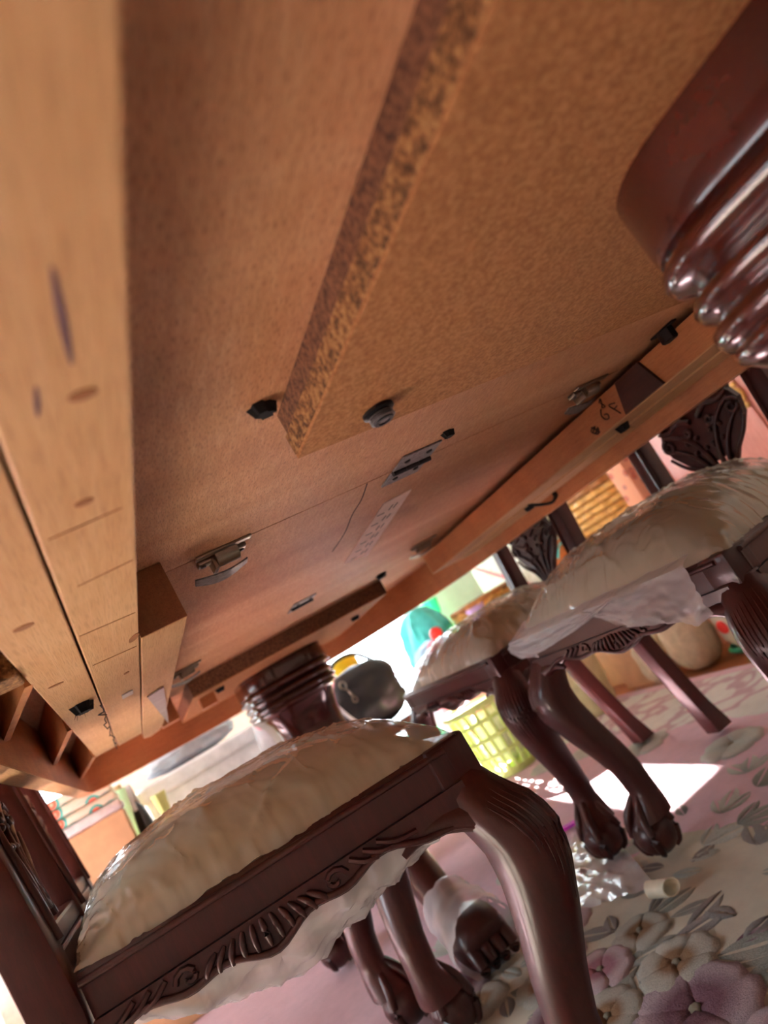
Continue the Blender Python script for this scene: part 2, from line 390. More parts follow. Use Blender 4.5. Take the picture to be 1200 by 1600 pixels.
g = G(); g.box(RUGC[0]-RHX, RUGC[0]+RHX, RUGC[1]-2.05, RUGC[1]+2.05, 0.0005, 0.013, 0.004)
g.obj('rug_base', 'rug_field', ro, origin=(RUGC[0], RUGC[1], 0.0))
def motif(name, outl, h, mat, rib=0.0):
    n = len(outl); v = [(0, 0, 0)]; v = []; f = []
    cx = sum(p[0] for p in outl)/n; cy = sum(p[1] for p in outl)/n
    for s_, z in ((1.0, 0.0), (0.95, 0.75), (0.62, 1.0)):
        v += [(cx+(x-cx)*s_, cy+(y-cy)*s_, z*h) for x, y in outl]
    v.append((cx, cy, h*(0.92-rib)))
    for r in range(2):
        for j in range(n): k = (j+1) % n; f.append([r*n+j, r*n+k, (r+1)*n+k, (r+1)*n+j])
    for j in range(n): f.append([2*n+j, 2*n+(j+1) % n, 3*n])
    me = bpy.data.meshes.new(name); me.from_pydata(v, [], f); me.shade_smooth(); me.materials.append(M[mat]); return me
PET = [(0.05, 0.0), (0.18, 0.15), (0.40, 0.34), (0.65, 0.43), (0.86, 0.37), (0.98, 0.18), (0.95, 0.0), (1.0, -0.17), (0.85, -0.38), (0.63, -0.42), (0.40, -0.33), (0.18, -0.15)]
LEAF = [(0, 0.012), (0.2, 0.13), (0.42, 0.20), (0.66, 0.19), (0.85, 0.12), (1.0, 0.015), (0.75, 0.02), (0.5, 0.022), (0.25, 0.02)]
HEART = [(math.cos(k*PI/4), math.sin(k*PI/4)) for k in range(8)]
PM = {k: motif('petal', PET, 0.13, k) for k in ('wool_cream_brown', 'wool_mauve', 'wool_pink', 'wool_pale')}
LM = {k: motif('leaf', LEAF, 0.10, k, 0.05) for k in ('wool_grey_green', 'wool_pale', 'wool_dusk', 'wool_pink', 'wool_mauve')}
HM = motif('flower_heart', HEART, 0.8, 'wool_heart')
def place(me, name, x, y, rz, s, sy=1.0, z=0.0115, sz=None):
    o = bpy.data.objects.new(name, me); COL.objects.link(o); o.parent = ro
    o.location = (x-RUGC[0], y-RUGC[1], z); o.rotation_euler = (0, 0, rz); o.scale = (s, s*sy, sz if sz else s)
    return o
rnd = random.Random(11)
def flower(x, y, r, kind, n=6, rot=None):
    a0 = rnd.random()*6 if rot is None else rot
    for k in range(n):
        place(PM[kind], 'petal', x, y, a0+2*PI*k/n+rnd.uniform(-.1, .1), r*rnd.uniform(.9, 1.1), 1.24*5/n*rnd.uniform(.95, 1.05), 0.0105+0.0010*(k % 2), min(r, .06))
    place(HM, 'flower_heart', x, y, 0, r*0.10, 1, 0.013, 0.007)
def leafpair(a, b, mat, wd=1.0):
    d = Vector((b[0]-a[0], b[1]-a[1])); L = d.length; t = math.atan2(d.y, d.x)
    for sgn in (1, -1): place(LM[mat], 'leaf', a[0], a[1], t+sgn*0.03, L*rnd.uniform(.92, 1.05), sgn*wd*rnd.uniform(.85, 1.1), 0.0098+rnd.random()*0.0012, 0.042)
def spray(x, y, n, L, mat, base, spread):
    for k in range(n):
        a = base+(k-(n-1)/2)*spread+rnd.uniform(-.1, .1); l_ = L*rnd.uniform(.75, 1.1)
        leafpair((x, y), (x+l_*math.cos(a), y+l_*math.sin(a)), mat, rnd.uniform(.9, 1.2))
used = []
def free(x, y, r):
    for a, b, c in used:
        if (x-a)**2+(y-b)**2 < (r+c)**2*0.60: return False
    used.append((x, y, r)); return True
# the flowers nearest the photographer
for x, y, r, k, n in ((0.418, 0.790, 0.082, 'wool_mauve', 5), (0.472, 0.872, 0.060, 'wool_cream_brown', 5), (0.508, 0.984, 0.046, 'wool_cream_brown', 4), (0.425, 0.985, 0.055, 'wool_pink', 5),
                   (0.365, 0.90, 0.055, 'wool_cream_brown', 5), (0.37, 1.065, 0.050, 'wool_cream_brown', 5), (0.425, 1.085, 0.042, 'wool_mauve', 5), (0.33, 0.98, 0.05, 'wool_mauve', 5),
                   (0.55, 0.66, 0.07, 'wool_cream_brown', 5), (0.42, 0.66, 0.06, 'wool_pink', 5), (0.49, 1.155, 0.045, 'wool_pink', 5), (0.30, 1.16, 0.05, 'wool_cream_brown', 5), (0.66, 0.72, 0.06, 'wool_mauve', 5)):
    used.append((x, y, r)); flower(x, y, r, k, n)
for a, b, m_, w_ in (((0.491, 0.912), (0.590, 0.868), 'wool_dusk', 1.0), ((0.525, 0.905), (0.615, 0.905), 'wool_dusk', 0.9), ((0.497, 0.825), (0.560, 0.745), 'wool_grey_green', 1.1), ((0.455, 0.765), (0.535, 0.720), 'wool_grey_green', 1.1), ((0.485, 0.800), (0.56, 0.72), 'wool_grey_green', 0.8),
                     ((0.440, 0.955), (0.522, 0.905), 'wool_grey_green', 1.1), ((0.520, 0.815), (0.565, 0.790), 'wool_mauve', 1.5), ((0.455, 0.93), (0.375, 0.945), 'wool_grey_green', 1.3), ((0.545, 0.955), (0.600, 0.905), 'wool_grey_green', 0.9), ((0.535, 0.99), (0.615, 0.965), 'wool_grey_green', 0.9),
                     ((0.545, 1.00), (0.60, 1.02), 'wool_dusk', 0.9), ((0.500, 1.03), (0.465, 1.10), 'wool_dusk', 1.1), ((0.46, 1.03), (0.40, 1.03), 'wool_grey_green', 1.0), ((0.41, 0.88), (0.44, 0.93), 'wool_grey_green', 1.2), ((0.50, 0.76), (0.49, 0.69), 'wool_grey_green', 1.1), ((0.60, 0.78), (0.66, 0.82), 'wool_grey_green', 1.0)):
    used.append(((a[0]+b[0])/2, (a[1]+b[1])/2, 0.03)); leafpair(a, b, m_, w_)
for x, y, n, L, m_, b, s_ in ((0.71, 1.03, 3, 0.075, 'wool_pale', -0.2, 0.6), (0.77, 1.0, 3, 0.075, 'wool_grey_green', -0.6, 0.6), (0.80, 1.06, 3, 0.08, 'wool_pale', 0.3, 0.6), (0.88, 1.04, 3, 0.08, 'wool_grey_green', -0.3, 0.6), (0.72, 0.92, 3, 0.08, 'wool_dusk', 0.4, 0.5), (0.80, 0.90, 3, 0.08, 'wool_grey_green', 0.1, 0.5), (0.93, 1.10, 3, 0.07, 'wool_pale', 0.5, 0.6),
                              (0.28, 1.32, 3, 0.12, 'wool_pale', 1.6, 0.5), (0.36, 1.38, 3, 0.12, 'wool_pale', 1.2, 0.5), (0.45, 1.28, 3, 0.12, 'wool_pale', 1.1, 0.5), (0.40, 1.20, 3, 0.08, 'wool_pale', 1.8, 0.6), (0.55, 1.45, 2, 0.1, 'wool_pale', 1.0, 0.7), (0.50, 1.62, 2, 0.1, 'wool_pale', 1.6, 0.7)):
    used.append((x, y, L*0.45)); spray(x, y, n, L, m_, b, s_)
npet = 0
for i in range(900):
    x = rnd.uniform(-0.05, 1.15); y = rnd.uniform(0.45, 2.35)
    inside = ((x-0.42)/0.5)**2+((y-0.25)/1.02)**2
    if inside < 1.0 and not (0.57 < x < 0.70 and 0.82 < y < 1.0) and free(x, y, 0.048):
        if rnd.random() < 0.45 and npet < 24: flower(x, y, rnd.uniform(.045, .06), rnd.choice(('wool_cream_brown', 'wool_mauve', 'wool_pink')), rnd.choice((5, 6))); npet += 1
        else: spray(x, y, 2, rnd.uniform(.06, .09), rnd.choice(('wool_grey_green', 'wool_dusk', 'wool_pale')), rnd.uniform(0, 6), 0.5)
    elif 1.0 <= inside < 1.35 and free(x, y, 0.075): spray(x, y, 2, rnd.uniform(.07, .11), rnd.choice(('wool_pale', 'wool_grey_green')), rnd.uniform(0, 6), 0.5)
    elif x > 1.02 and free(x, y, 0.10): flower(x, y, rnd.uniform(.05, .07), 'wool_pale', 5)

for i in range(500):          # small grey-green leaves filling the gaps of the near bouquet
    x = rnd.uniform(0.30, 0.80); y = rnd.uniform(0.62, 1.30)
    if 0.575 < x < 0.70 and 0.83 < y < 1.0: continue
    if free(x, y, 0.022): a = rnd.uniform(0, 6.28); leafpair((x, y), (x+0.055*math.cos(a), y+0.055*math.sin(a)), rnd.choice(('wool_grey_green', 'wool_pale', 'wool_dusk')), 1.2)
# ================================================================== THE TABLE
T = empty('dining_table', (0.42, 0.6, 0.0))
tag(T, 'oval extending dining table of mahogany and plywood seen from below', 'table')
XL, XR = -0.083, 0.915       # inner faces of the side aprons
def apron_outline(off):
    """table plan outline grown outwards by off (closed polygon, counter-clockwise)"""
    core = [(0.915, 1.25), (0.908, 1.5), (0.875, 1.70), (0.80, 1.87), (0.68, 1.985), (0.53, 2.045), (0.38, 2.06), (0.22, 2.04), (0.06, 1.985), (-0.03, 1.93), (-0.07, 1.87), (-0.083, 1.78), (-0.083, 1.5)]
    pts = [tuple(p)[:2] for p in smoothpath([(x, y, 0) for x, y in core], 4)]
    pts = [(XR, -0.7)]+pts+[(XL, -0.7)]
    pts += [(XL+0.06, -0.9), (0.2, -1.08), (0.42, -1.12), (0.64, -1.08), (XR-0.06, -0.9)]
    n = len(pts); out = []
    for i, (x, y) in enumerate(pts):
        a = Vector(pts[i-1]); b = Vector(pts[(i+1) % n]); d = (b-a).normalized(); nn = Vector((d.y, -d.x)); out.append((x+nn.x*off, y+nn.y*off))
    return out
OUT = apron_outline(0.075)
def clip_y(poly, y0, y1):
    def cl(p, keep, yv):
        o = []
        for i in range(len(p)):
            a, b = p[i-1], p[i]
            if keep(a[1]) != keep(b[1]): t = (yv-a[1])/(b[1]-a[1]); o.append((a[0]+(b[0]-a[0])*t, yv))
            if keep(b[1]): o.append(b)
        return o
    return cl(cl(poly, lambda v: v >= y0, y0), lambda v: v <= y1, y1)
SEAM1, SEAM2 = 0.6605, 1.288
for y0, y1 in ((-2, SEAM1-0.0011), (SEAM1+0.0011, SEAM2-0.0011), (SEAM2+0.0011, 3)):
    pl = clip_y(OUT, y0, y1)
    tp = G().prism(pl, lambda u, v, t: (u, v, t), 0.700, 0.716).obj('top_panel', 'plywood', T)
    G().prism(clip_y(apron_outline(0.08), y0, y1), lambda u, v, t: (u, v, t), 0.7165, 0.735).obj('table_veneer', 'mahogany_gloss', tp)
# side and end aprons (inner face + bottom edge show)
A_IN = apron_outline(0.0); A_OUT = apron_outline(0.022)
def apron(i0, i1, name='apron', z0=0.615):
    n = len(A_IN); idx = list(range(i0, i1+1)); g = G(); rs = []
    for i in idx:
        a, b = A_IN[i % n], A_OUT[i % n]; rs.append([(a[0], a[1], z0), (b[0], b[1], z0), (b[0], b[1], 0.6995), (a[0], a[1], 0.6995)])
    g.rings(rs); return g.obj(name, 'stained_apron', T, smooth=40)
n1 = len(A_IN)-6          # index of the last far-left point
apron(0, 1, 'side_apron'); apron(1, n1-1, 'end_apron'); apron(n1-1, n1, 'side_apron'); apron(n1, len(A_IN), 'end_apron')
for s0, s1 in ((XL-0.021, XL+0.0),):    # pale batten under the left apron
    G().box(s0, s1, -0.6, 1.70, 0.6135, 0.6148).obj('edge_batten', 'pine', T)
# extension slides: two boards each side + a short third board
ZB = 0.644
G().box(-0.033, 0.0065, -0.7, 1.415, ZB, 0.6995, 0.0012).obj('slide_board', 'pine', T)
G().box(0.0082, 0.0525, -0.7, 1.437, ZB, 0.6995, 0.0012).obj('slide_board', 'pine', T)
sb = G().box(0.0545, 0.0965, 0.618, 1.485, ZB, 0.6995, 0.001).obj('slide_board', 'pine', T)
G().box(0.0545, 0.0965, 0.6165, 0.6178, ZB+0.0005, 0.699, 0.0003).obj('board_end', 'pine_end', sb)
G().box(0.765, 0.832, -0.7, 1.45, ZB, 0.691, 0.0012).obj('slide_board', 'pine', T)
G().box(0.834, 0.912, -0.7, 1.45, ZB-0.002, 0.691, 0.0012).obj('slide_board', 'pine', T)
fc = G().box(0.7625, 0.7645, -0.7, 1.44, ZB+0.0015, 0.690).obj('slide_face', 'stained_apron', T)
# diagonal braces between the slide and the left apron
for (xa, ya), (xb, yb), nm in (((-0.034, 0.593), (-0.0825, 0.785), 'brace'), ((-0.034, 0.93), (-0.0825, 1.20), 'brace'), ((-0.034, 1.39), (-0.0825, 1.70), 'brace')):
    d = Vector((xb-xa, yb-ya)).normalized(); nn = Vector((-d.y, d.x))*0.0035
    G().prism([(xa+nn.x, ya+nn.y), (xb+nn.x, yb+nn.y), (xb-nn.x, yb-nn.y), (xa-nn.x, ya-nn.y)], lambda u, v, t: (u, v, t), ZB, 0.6995).obj(nm, 'stained_apron', T)
G().box(-0.0825, -0.0335, 0.525, 0.562, ZB-0.004, 0.6995, 0.002).obj('brace', 'chipboard', T)
# mounting panels of the pedestals, raw chipboard edge in two layers
for ya, yb in ((-0.55, 0.408), (1.52, 2.0)):
    xr = 0.672
    if ya > 1: 
        pl = G().box(0.173, xr, ya, yb, 0.6665, 0.6995).obj('mounting_panel', 'chipboard_dark', T)
        G().box(0.173, xr, ya+0.001, yb, 0.664, 0.6664).obj('panel_skin', 'mdf', pl)
    else:
        pl = G().box(0.1755, xr, ya, yb-0.001, 0.684, 0.6995).obj('mounting_panel', 'chipboard_dark', T)
        G().box(0.173, xr, ya, yb, 0.6685, 0.6835, 0.001).obj('panel_core', 'chipboard', pl)
        G().box(0.1738, xr, ya, yb+0.0006, 0.6660, 0.6684).obj('panel_skin', 'mdf', pl)
# ---- hardware
def latch(x, y, z=0.70):
    L = G().box(x-0.030, x+0.030, y-0.013, y-0.002, z-0.003, z-0.0002, 0.001).obj('latch', 'nickel', T, smooth=30)
    G().box(x-0.027, x+0.025, y+0.002, y+0.017, z-0.006, z-0.0002, 0.0015).obj('strike_plate', 'nickel', L, smooth=30)
    dr = [(x-0.009+0.020*k/6, 0, 0) for k in range(7)]
    g = G(); rs = [[(x-0.010+0.024*k/4, y+0.006+0.0115*math.cos(t), z-0.003-0.0115*math.sin(t)) for t in [PI*j/10 for j in range(11)]] for k in range(5)]
    g.rings(rs).obj('latch_barrel', 'nickel', L, smooth=40)
    g = G(); rs = []
    for k in range(11):
        u = k/10; xx = x-0.034+0.058*u; wd = 0.010*math.sin(PI*min(0.93, 0.16+u*0.84))+0.002; zz = z-0.013-0.005*math.sin(PI*u)
        rs.append([(xx, y+0.024-wd, zz), (xx, y+0.024+wd, zz-0.002), (xx, y+0.024+wd, zz-0.0035), (xx, y+0.024-wd, zz-0.0015)])
    g.rings(rs).obj('latch_lever', 'gunmetal', L, smooth=40)
    G().box(x-0.014, x-0.009, y+0.001, y+0.024, z-0.015, z-0.003, 0.001).obj('latch_hook', 'nickel', L, smooth=30)
    for dx in (-0.022, 0.020):
        G().lathe([(0.0001, 0), (0.0028, 0), (0.0028, -0.0012), (0.0001, -0.0018)], (x+dx, y+0.011, z-0.006), 10).obj('screw', 'gunmetal', L, smooth=30)
latch(0.163, SEAM1+0.005); latch(0.700, SEAM1+0.003); latch(0.160, SEAM2+0.03); latch(0.695, SEAM2-0.01)
def hinge(x, y, hw, hd, z=0.70):
    H = G().box(x-hw, x+hw, y-hd, y-0.0028, z-0.0024, z-0.0002, 0.0006).obj('hinge', 'gunmetal', T)
    G().box(x-hw, x+hw, y+0.0028, y+hd, z-0.0024, z-0.0002, 0.0006).obj('hinge_leaf', 'gunmetal', H)
    for k in range(3): G().tube([(x-hw+2*hw*(k+0.04)/3, y, z-0.0034), (x-hw+2*hw*(k+0.96)/3, y, z-0.0034)], 0.0034, 10).obj('hinge_knuckle', 'black_metal', H, smooth=40)
    for dx, dy in ((-0.55, -0.55), (0.55, -0.6), (-0.5, 0.6), (0.55, 0.5)):
        G().lathe([(0.0001, 0), (0.0042, 0), (0.003, -0.0015), (0.0001, -0.002)], (x+dx*hw, y+dy*hd, z-0.0024), 10).obj('screw', 'black_metal', H, smooth=30)
hinge(0.398, SEAM1, 0.027, 0.040); hinge(0.392, SEAM2-0.03, 0.024, 0.034)
# threaded insert on the mounting panel
B = G().lathe([(0.0001, 0), (0.0115, 0), (0.0118, -0.0022), (0.0105, -0.003), (0.0085, -0.0034), (0.0082, -0.0075), (0.0072, -0.0095), (0.0045, -0.0096), (0.0044, -0.004), (0.0001, -0.0035)], (0.228, 0.378, 0.666), 20).obj('threaded_insert', 'black_metal', T, smooth=35)
for k in range(3):
    G().lathe([(0.0083, -0.0036-k*0.0017), (0.0094, -0.0044-k*0.0017), (0.0083, -0.0052-k*0.0017)], (0.228, 0.378, 0.666), 20).obj('thread_ring', 'gunmetal', B, smooth=40)
def tuft(x, y, z, s, seed, rot=0.0, n=8):
    r = random.Random(seed); g = G()
    base = [(s*(0.9+0.35*r.random())*math.cos(a)*(1.0 if k % 2 else 0.7), s*0.75*(0.75+0.5*r.random())*math.sin(a)) for k, a in enumerate([2*PI*i/12 for i in range(12)])]
    c, q = math.cos(rot), math.sin(rot)
    g.prism([(u*c-v*q, u*q+v*c) for u, v in base], lambda u, v, t: (x+u*(1-0.3*t), y+v*(1-0.3*t), z-0.0002-t*s*0.7), 0, 1)
    for k in range(n+6):
        a = r.uniform(0, 2*PI); L = s*r.uniform(0.5, 1.1)
        g.tube([(x, y, z-s*0.1), (x+L*0.6*math.cos(a), y+L*0.6*math.sin(a), z-s*r.uniform(.2, .6)), (x+L*math.cos(a), y+L*math.sin(a), z-s*r.uniform(.3, 1.0))], [s*0.04, s*0.025, s*0.01], 4)
    g.obj('fibre_tuft', 'black_fibre', T)
tuft(0.160, 0.385, 0.70, 0.010, 1, 0.3); tuft(0.424, 0.603, 0.70, 0.009, 2, 0.1); tuft(-0.010, 0.788, ZB, 0.013, 3, 0.9); tuft(0.797, 0.747, ZB, 0.014, 4, 1.2); tuft(0.846, 1.105, ZB, 0.014, 5, 1.3)
tuft(0.64, 1.43, 0.70, 0.014, 6); tuft(0.62, 1.66, 0.664, 0.013, 7); tuft(0.24, 1.60, 0.664, 0.012, 8)
# black tie hanging over the right slide
G().tube(smoothpath([(0.835, 1.09, ZB-0.001), (0.85, 1.08, ZB-0.012), (0.875, 1.075, ZB-0.02), (0.90, 1.085, ZB-0.012), (0.905, 1.09, ZB-0.004)], 4), 0.003, 6, 1.8).obj('cable_tie', 'black_fibre', T, smooth=50)
# bracket, and a dark piece that stands in for a shadow, on the right slide
bk = G().box(0.752, 0.7618, 0.545, 0.585, 0.697, 0.6995, 0.0005).obj('corner_bracket', 'black_metal', T)
G().lathe([(0.0001, 0), (0.011, 0), (0.011, -0.014), (0.009, -0.016), (0.0001, -0.016)], (0.757, 0.565, 0.697), 6).obj('bracket_bolt', 'black_metal', bk)
G().prism([(0.612, 0.6455), (0.692, 0.6455), (0.676, 0.690), (0.626, 0.690)], lambda u, v, t: (t, u, v), 0.757, 0.7623).obj('glue_or_shade_block', 'dowel_and_shade_wood', T)
# pen strokes on the slide face
def stroke(pts, r=0.0007, parent=fc, mat='ink', name='pen_mark'):
    G().tube(smoothpath(pts, 4), r, 5).obj(name, mat, parent)
xf = 0.7622
for pts in ([(0.716, 0.676), (0.722, 0.668), (0.720, 0.660), (0.713, 0.658), (0.711, 0.664), (0.717, 0.666)],                                     # 6
            [(0.688, 0.669), (0.700, 0.672), (0.694, 0.660), (0.690, 0.652)], [(0.697, 0.663), (0.688, 0.664)],                                   # 7
            [(0.712, 0.684), (0.706, 0.688), (0.709, 0.680), (0.713, 0.676), (0.706, 0.675), (0.710, 0.682)],                                     # 8
            [(0.752, 0.664), (0.745, 0.654), (0.756, 0.656), (0.744, 0.662), (0.757, 0.66), (0.748, 0.65), (0.741, 0.658), (0.752, 0.652), (0.742, 0.651)]):
    stroke([(xf-0.0002, a+0.012, b) for a, b in pts], 0.0009)
# paper strip with printed ticks
ps = G().prism([(0.407, 0.786), (0.450, 0.779), (0.488, 1.092), (0.432, 1.070)], lambda u, v, t: (u, v, t), 0.6985, 0.6998).obj('paper_strip', 'paper_pink', T)
for k in range(6):
    yy = 0.812+k*0.045; xx = 0.432+k*0.0056
    for d in (0, 0.008): G().box(xx+d-0.0012, xx+d+0.0006, yy, yy+0.019, 0.6980, 0.6984).obj('printed_tick', 'ink', ps)
    G().box(xx-0.018, xx-0.006, yy+0.022, yy+0.0245, 0.6980, 0.6984).obj('printed_tick', 'ink', ps)
# hair crack in the leaf, drawn as a thin dark line
G().tube(smoothpath([(0.339, 0.664, 0.7), (0.350, 0.72, 0.7), (0.353, 0.77, 0.7), (0.366, 0.85, 0.7), (0.369, 0.93, 0.7)], 4), 0.0008, 5).obj('hair_crack', 'ink', T)
# knots, holes, scratches on the pine slides
def oval(x, y, rx, ry, rot, mat, name, z=ZB):
    c, s = math.cos(rot), math.sin(rot)
    G().prism([(x+rx*math.cos(a)*c-ry*math.sin(a)*s, y+rx*math.cos(a)*s+ry*math.sin(a)*c) for a in [2*PI*i/14 for i in range(14)]], lambda u, v, t: (u, v, t), z-0.0004, z+0.0004).obj(name, mat, T)
oval(-0.0155, 0.437, 0.006, 0.0045, 0.2, 'knot', 'knot'); oval(-0.019, 0.636, 0.0065, 0.0032, 0.3, 'knot', 'knot'); oval(0.030, 0.296, 0.0042, 0.003, 0, 'knot', 'knot')
oval(0.0335, 0.172, 0.0012, 0.022, -0.02, 'purple_stain', 'saw_mark'); oval(0.022, 0.208, 0.0008, 0.009, 0.1, 'purple_stain', 'saw_mark'); oval(0.036, 0.212, 0.005, 0.003, 0, 'knot', 'knot'); oval(0.0385, 0.74, 0.003, 0.004, 0, 'knot', 'knot'); oval(0.048, 0.60, 0.004, 0.012, 0.2, 'knot', 'knot')
for a, b in (((0.012, 0.322), (0.046, 0.318)), ((0.018, 0.405), (0.050, 0.40)), ((0.010, 0.515), (0.050, 0.52)), ((0.012, 0.63), (0.05, 0.637))):
    G().tube([(a[0], a[1], ZB), (b[0], b[1], ZB)], 0.0005, 4).obj('scratch', 'knot', T)
G().box(0.030, 0.043, 0.862, 0.890, ZB-0.0012, ZB-0.0001, 0.0003).obj('sticker', 'paper_white', T)
# loose thread along the joint, grey card wedge at the far end
r = random.Random(5); pts = []
for k in range(26): pts.append((0.004+r.uniform(-.005, .005)*(1-k/30), 0.80+0.024*k, ZB-0.004-r.random()*0.006))
G().tube(pts, 0.0007, 5).obj('loose_thread', 'black_fibre', T)
G().prism([(0.060, 0.97), (0.082, 0.955), (0.108, 1.52)], lambda u, v, t: (u, v, t), ZB-0.003, ZB-0.0015).obj('card_wedge', 'grey_card', T)
G().prism([(0.058, 1.50), (0.098, 1.50), (0.094, 1.62), (0.072, 1.66), (0.058, 1.62)], lambda u, v, t: (u, v, t), ZB+0.004, 0.6995).obj('end_block', 'pine', T)
G().box(0.10, 0.14, 1.60, 1.64, 0.648, 0.6995, 0.002).obj('glue_or_shade_block', 'stained_apron', T)
G().box(0.19, 0.225, 1.60, 1.64, 0.640, 0.6635, 0.002).obj('glue_or_shade_block', 'stained_apron', T)
G().box(0.57, 0.60, 1.94, 1.975, 0.630, 0.6635, 0.002).obj('glue_or_shade_block', 'stained_apron', T)

# ---- pedestals: moulded neck, column, two carved claw legs each
PROF = [(0.0, 0.6655), (0.0, 0.630), (0.001, 0.6255), (0.004, 0.6245), (0.001, 0.6225), (-0.003, 0.618), (-0.004, 0.613), (-0.001, 0.608), (0.006, 0.6055), (0.0085, 0.6035), (0.007, 0.600), (0.002, 0.5975), (0.0, 0.593), (0.0015, 0.588), (0.006, 0.5855), (0.0075, 0.583), (0.005, 0.581), (0.001, 0.578), (0.000, 0.573),
        (0.0025, 0.568), (0.006, 0.566), (0.004, 0.5635), (0.004, 0.559), (0.014, 0.550), (0.026, 0.532), (0.034, 0.505), (0.036, 0.47), (0.030, 0.42), (0.022, 0.36), (0.020, 0.32), (0.026, 0.30), (0.020, 0.285), (0.02, 0.20), (0.03, 0.19)]
def pedestal(cx, cy, reach):
    hx, hy, rr = 0.117, 0.124, 0.080
    P = empty_part('pedestal', T, (cx, cy, 0.43))
    def ring(off, z): return [(u, v, z) for u, v in rrect(hx-off, hy-off, max(0.012, rr-off), 10, (cx, cy))]
    G().rings([ring(*p) for p in PROF[:6]]).obj('neck_block', 'mahogany_gloss', P, smooth=28)
    G().rings([ring(*p) for p in PROF[5:24]]).obj('neck_moulding', 'mahogany_gloss', P, smooth=60)
    G().rings([ring(*p) for p in PROF[23:]]).obj('column', 'mahogany_gloss', P, smooth=60)
    for s in reach:
        L = s; sg = 1 if L > 0 else -1
        xo = -0.055 if (L < 0 and cy > 1) else 0.0
        path = smoothpath([(cx, cy+sg*0.07, 0.27), (cx+xo*0.3, cy+L*0.35, 0.245), (cx+xo*0.6, cy+L*0.62, 0.165), (cx+xo*0.9, cy+L*0.84, 0.095), (cx+xo, cy+L*0.97, 0.055)], 5)
        rad = [lerp1([(0, 0.058), (0.5, 0.045), (0.85, 0.032), (1, 0.036)], i/(len(path)-1)) for i in range(len(path))]
        lg = G().tube(path, rad, 12, 0.85, sq=2.6).obj('claw_leg', 'mahogany', P, smooth=60)
        g = G(); ex, ey = cx+xo, cy+L
        g.tube(smoothpath([(ex, ey-sg*0.05, 0.066), (ex, ey, 0.0605), (ex, ey+sg*0.035, 0.048)], 3), [0.036, 0.04, 0.042, 0.043, 0.042, 0.038, 0.030], 12, 1.15, sq=3)
        g.obj('paw', 'mahogany', lg, smooth=50)
        for k in range(4):
            tx = ex+(k-1.5)*0.021
            G().tube(smoothpath([(tx, ey-sg*0.01, 0.072), (tx, ey+sg*0.028, 0.058), (tx, ey+sg*0.045, 0.034), (tx, ey+sg*0.043, 0.0215)], 3), [0.010, 0.011, 0.012, 0.0125, 0.012, 0.012, 0.011, 0.010, 0.008, 0.006], 8).obj('toe', 'mahogany', lg, smooth=60)
    return P
def empty_part(name, parent, loc):
    return G().box(loc[0]-0.05, loc[0]+0.05, loc[1]-0.05, loc[1]+0.05, 0.19, 0.64).obj(name, 'mahogany_gloss', parent, origin=loc)
pedestal(0.427, 0.128, (0.40, -0.48)); pedestal(0.427, 1.835, (-0.60, 0.13))
# clear film wrapped round the far pedestal's ankle
def anklefn(u, v):
    a = 2*PI*u; yy = 1.30-0.10*v; rr = 0.045+0.012*v+0.006*fbm(u*9, v*5, 2); z0 = 0.105-0.045*v
    return (0.372+rr*1.1*math.cos(a), yy, max(0.016, z0+rr*math.sin(a)))
tag(G().sheet(anklefn, 28, 12).obj('plastic_wrap', 'clear_film_milky', smooth=40), 'clear film wrapped round the paw foot of the far pedestal', 'plastic wrap')

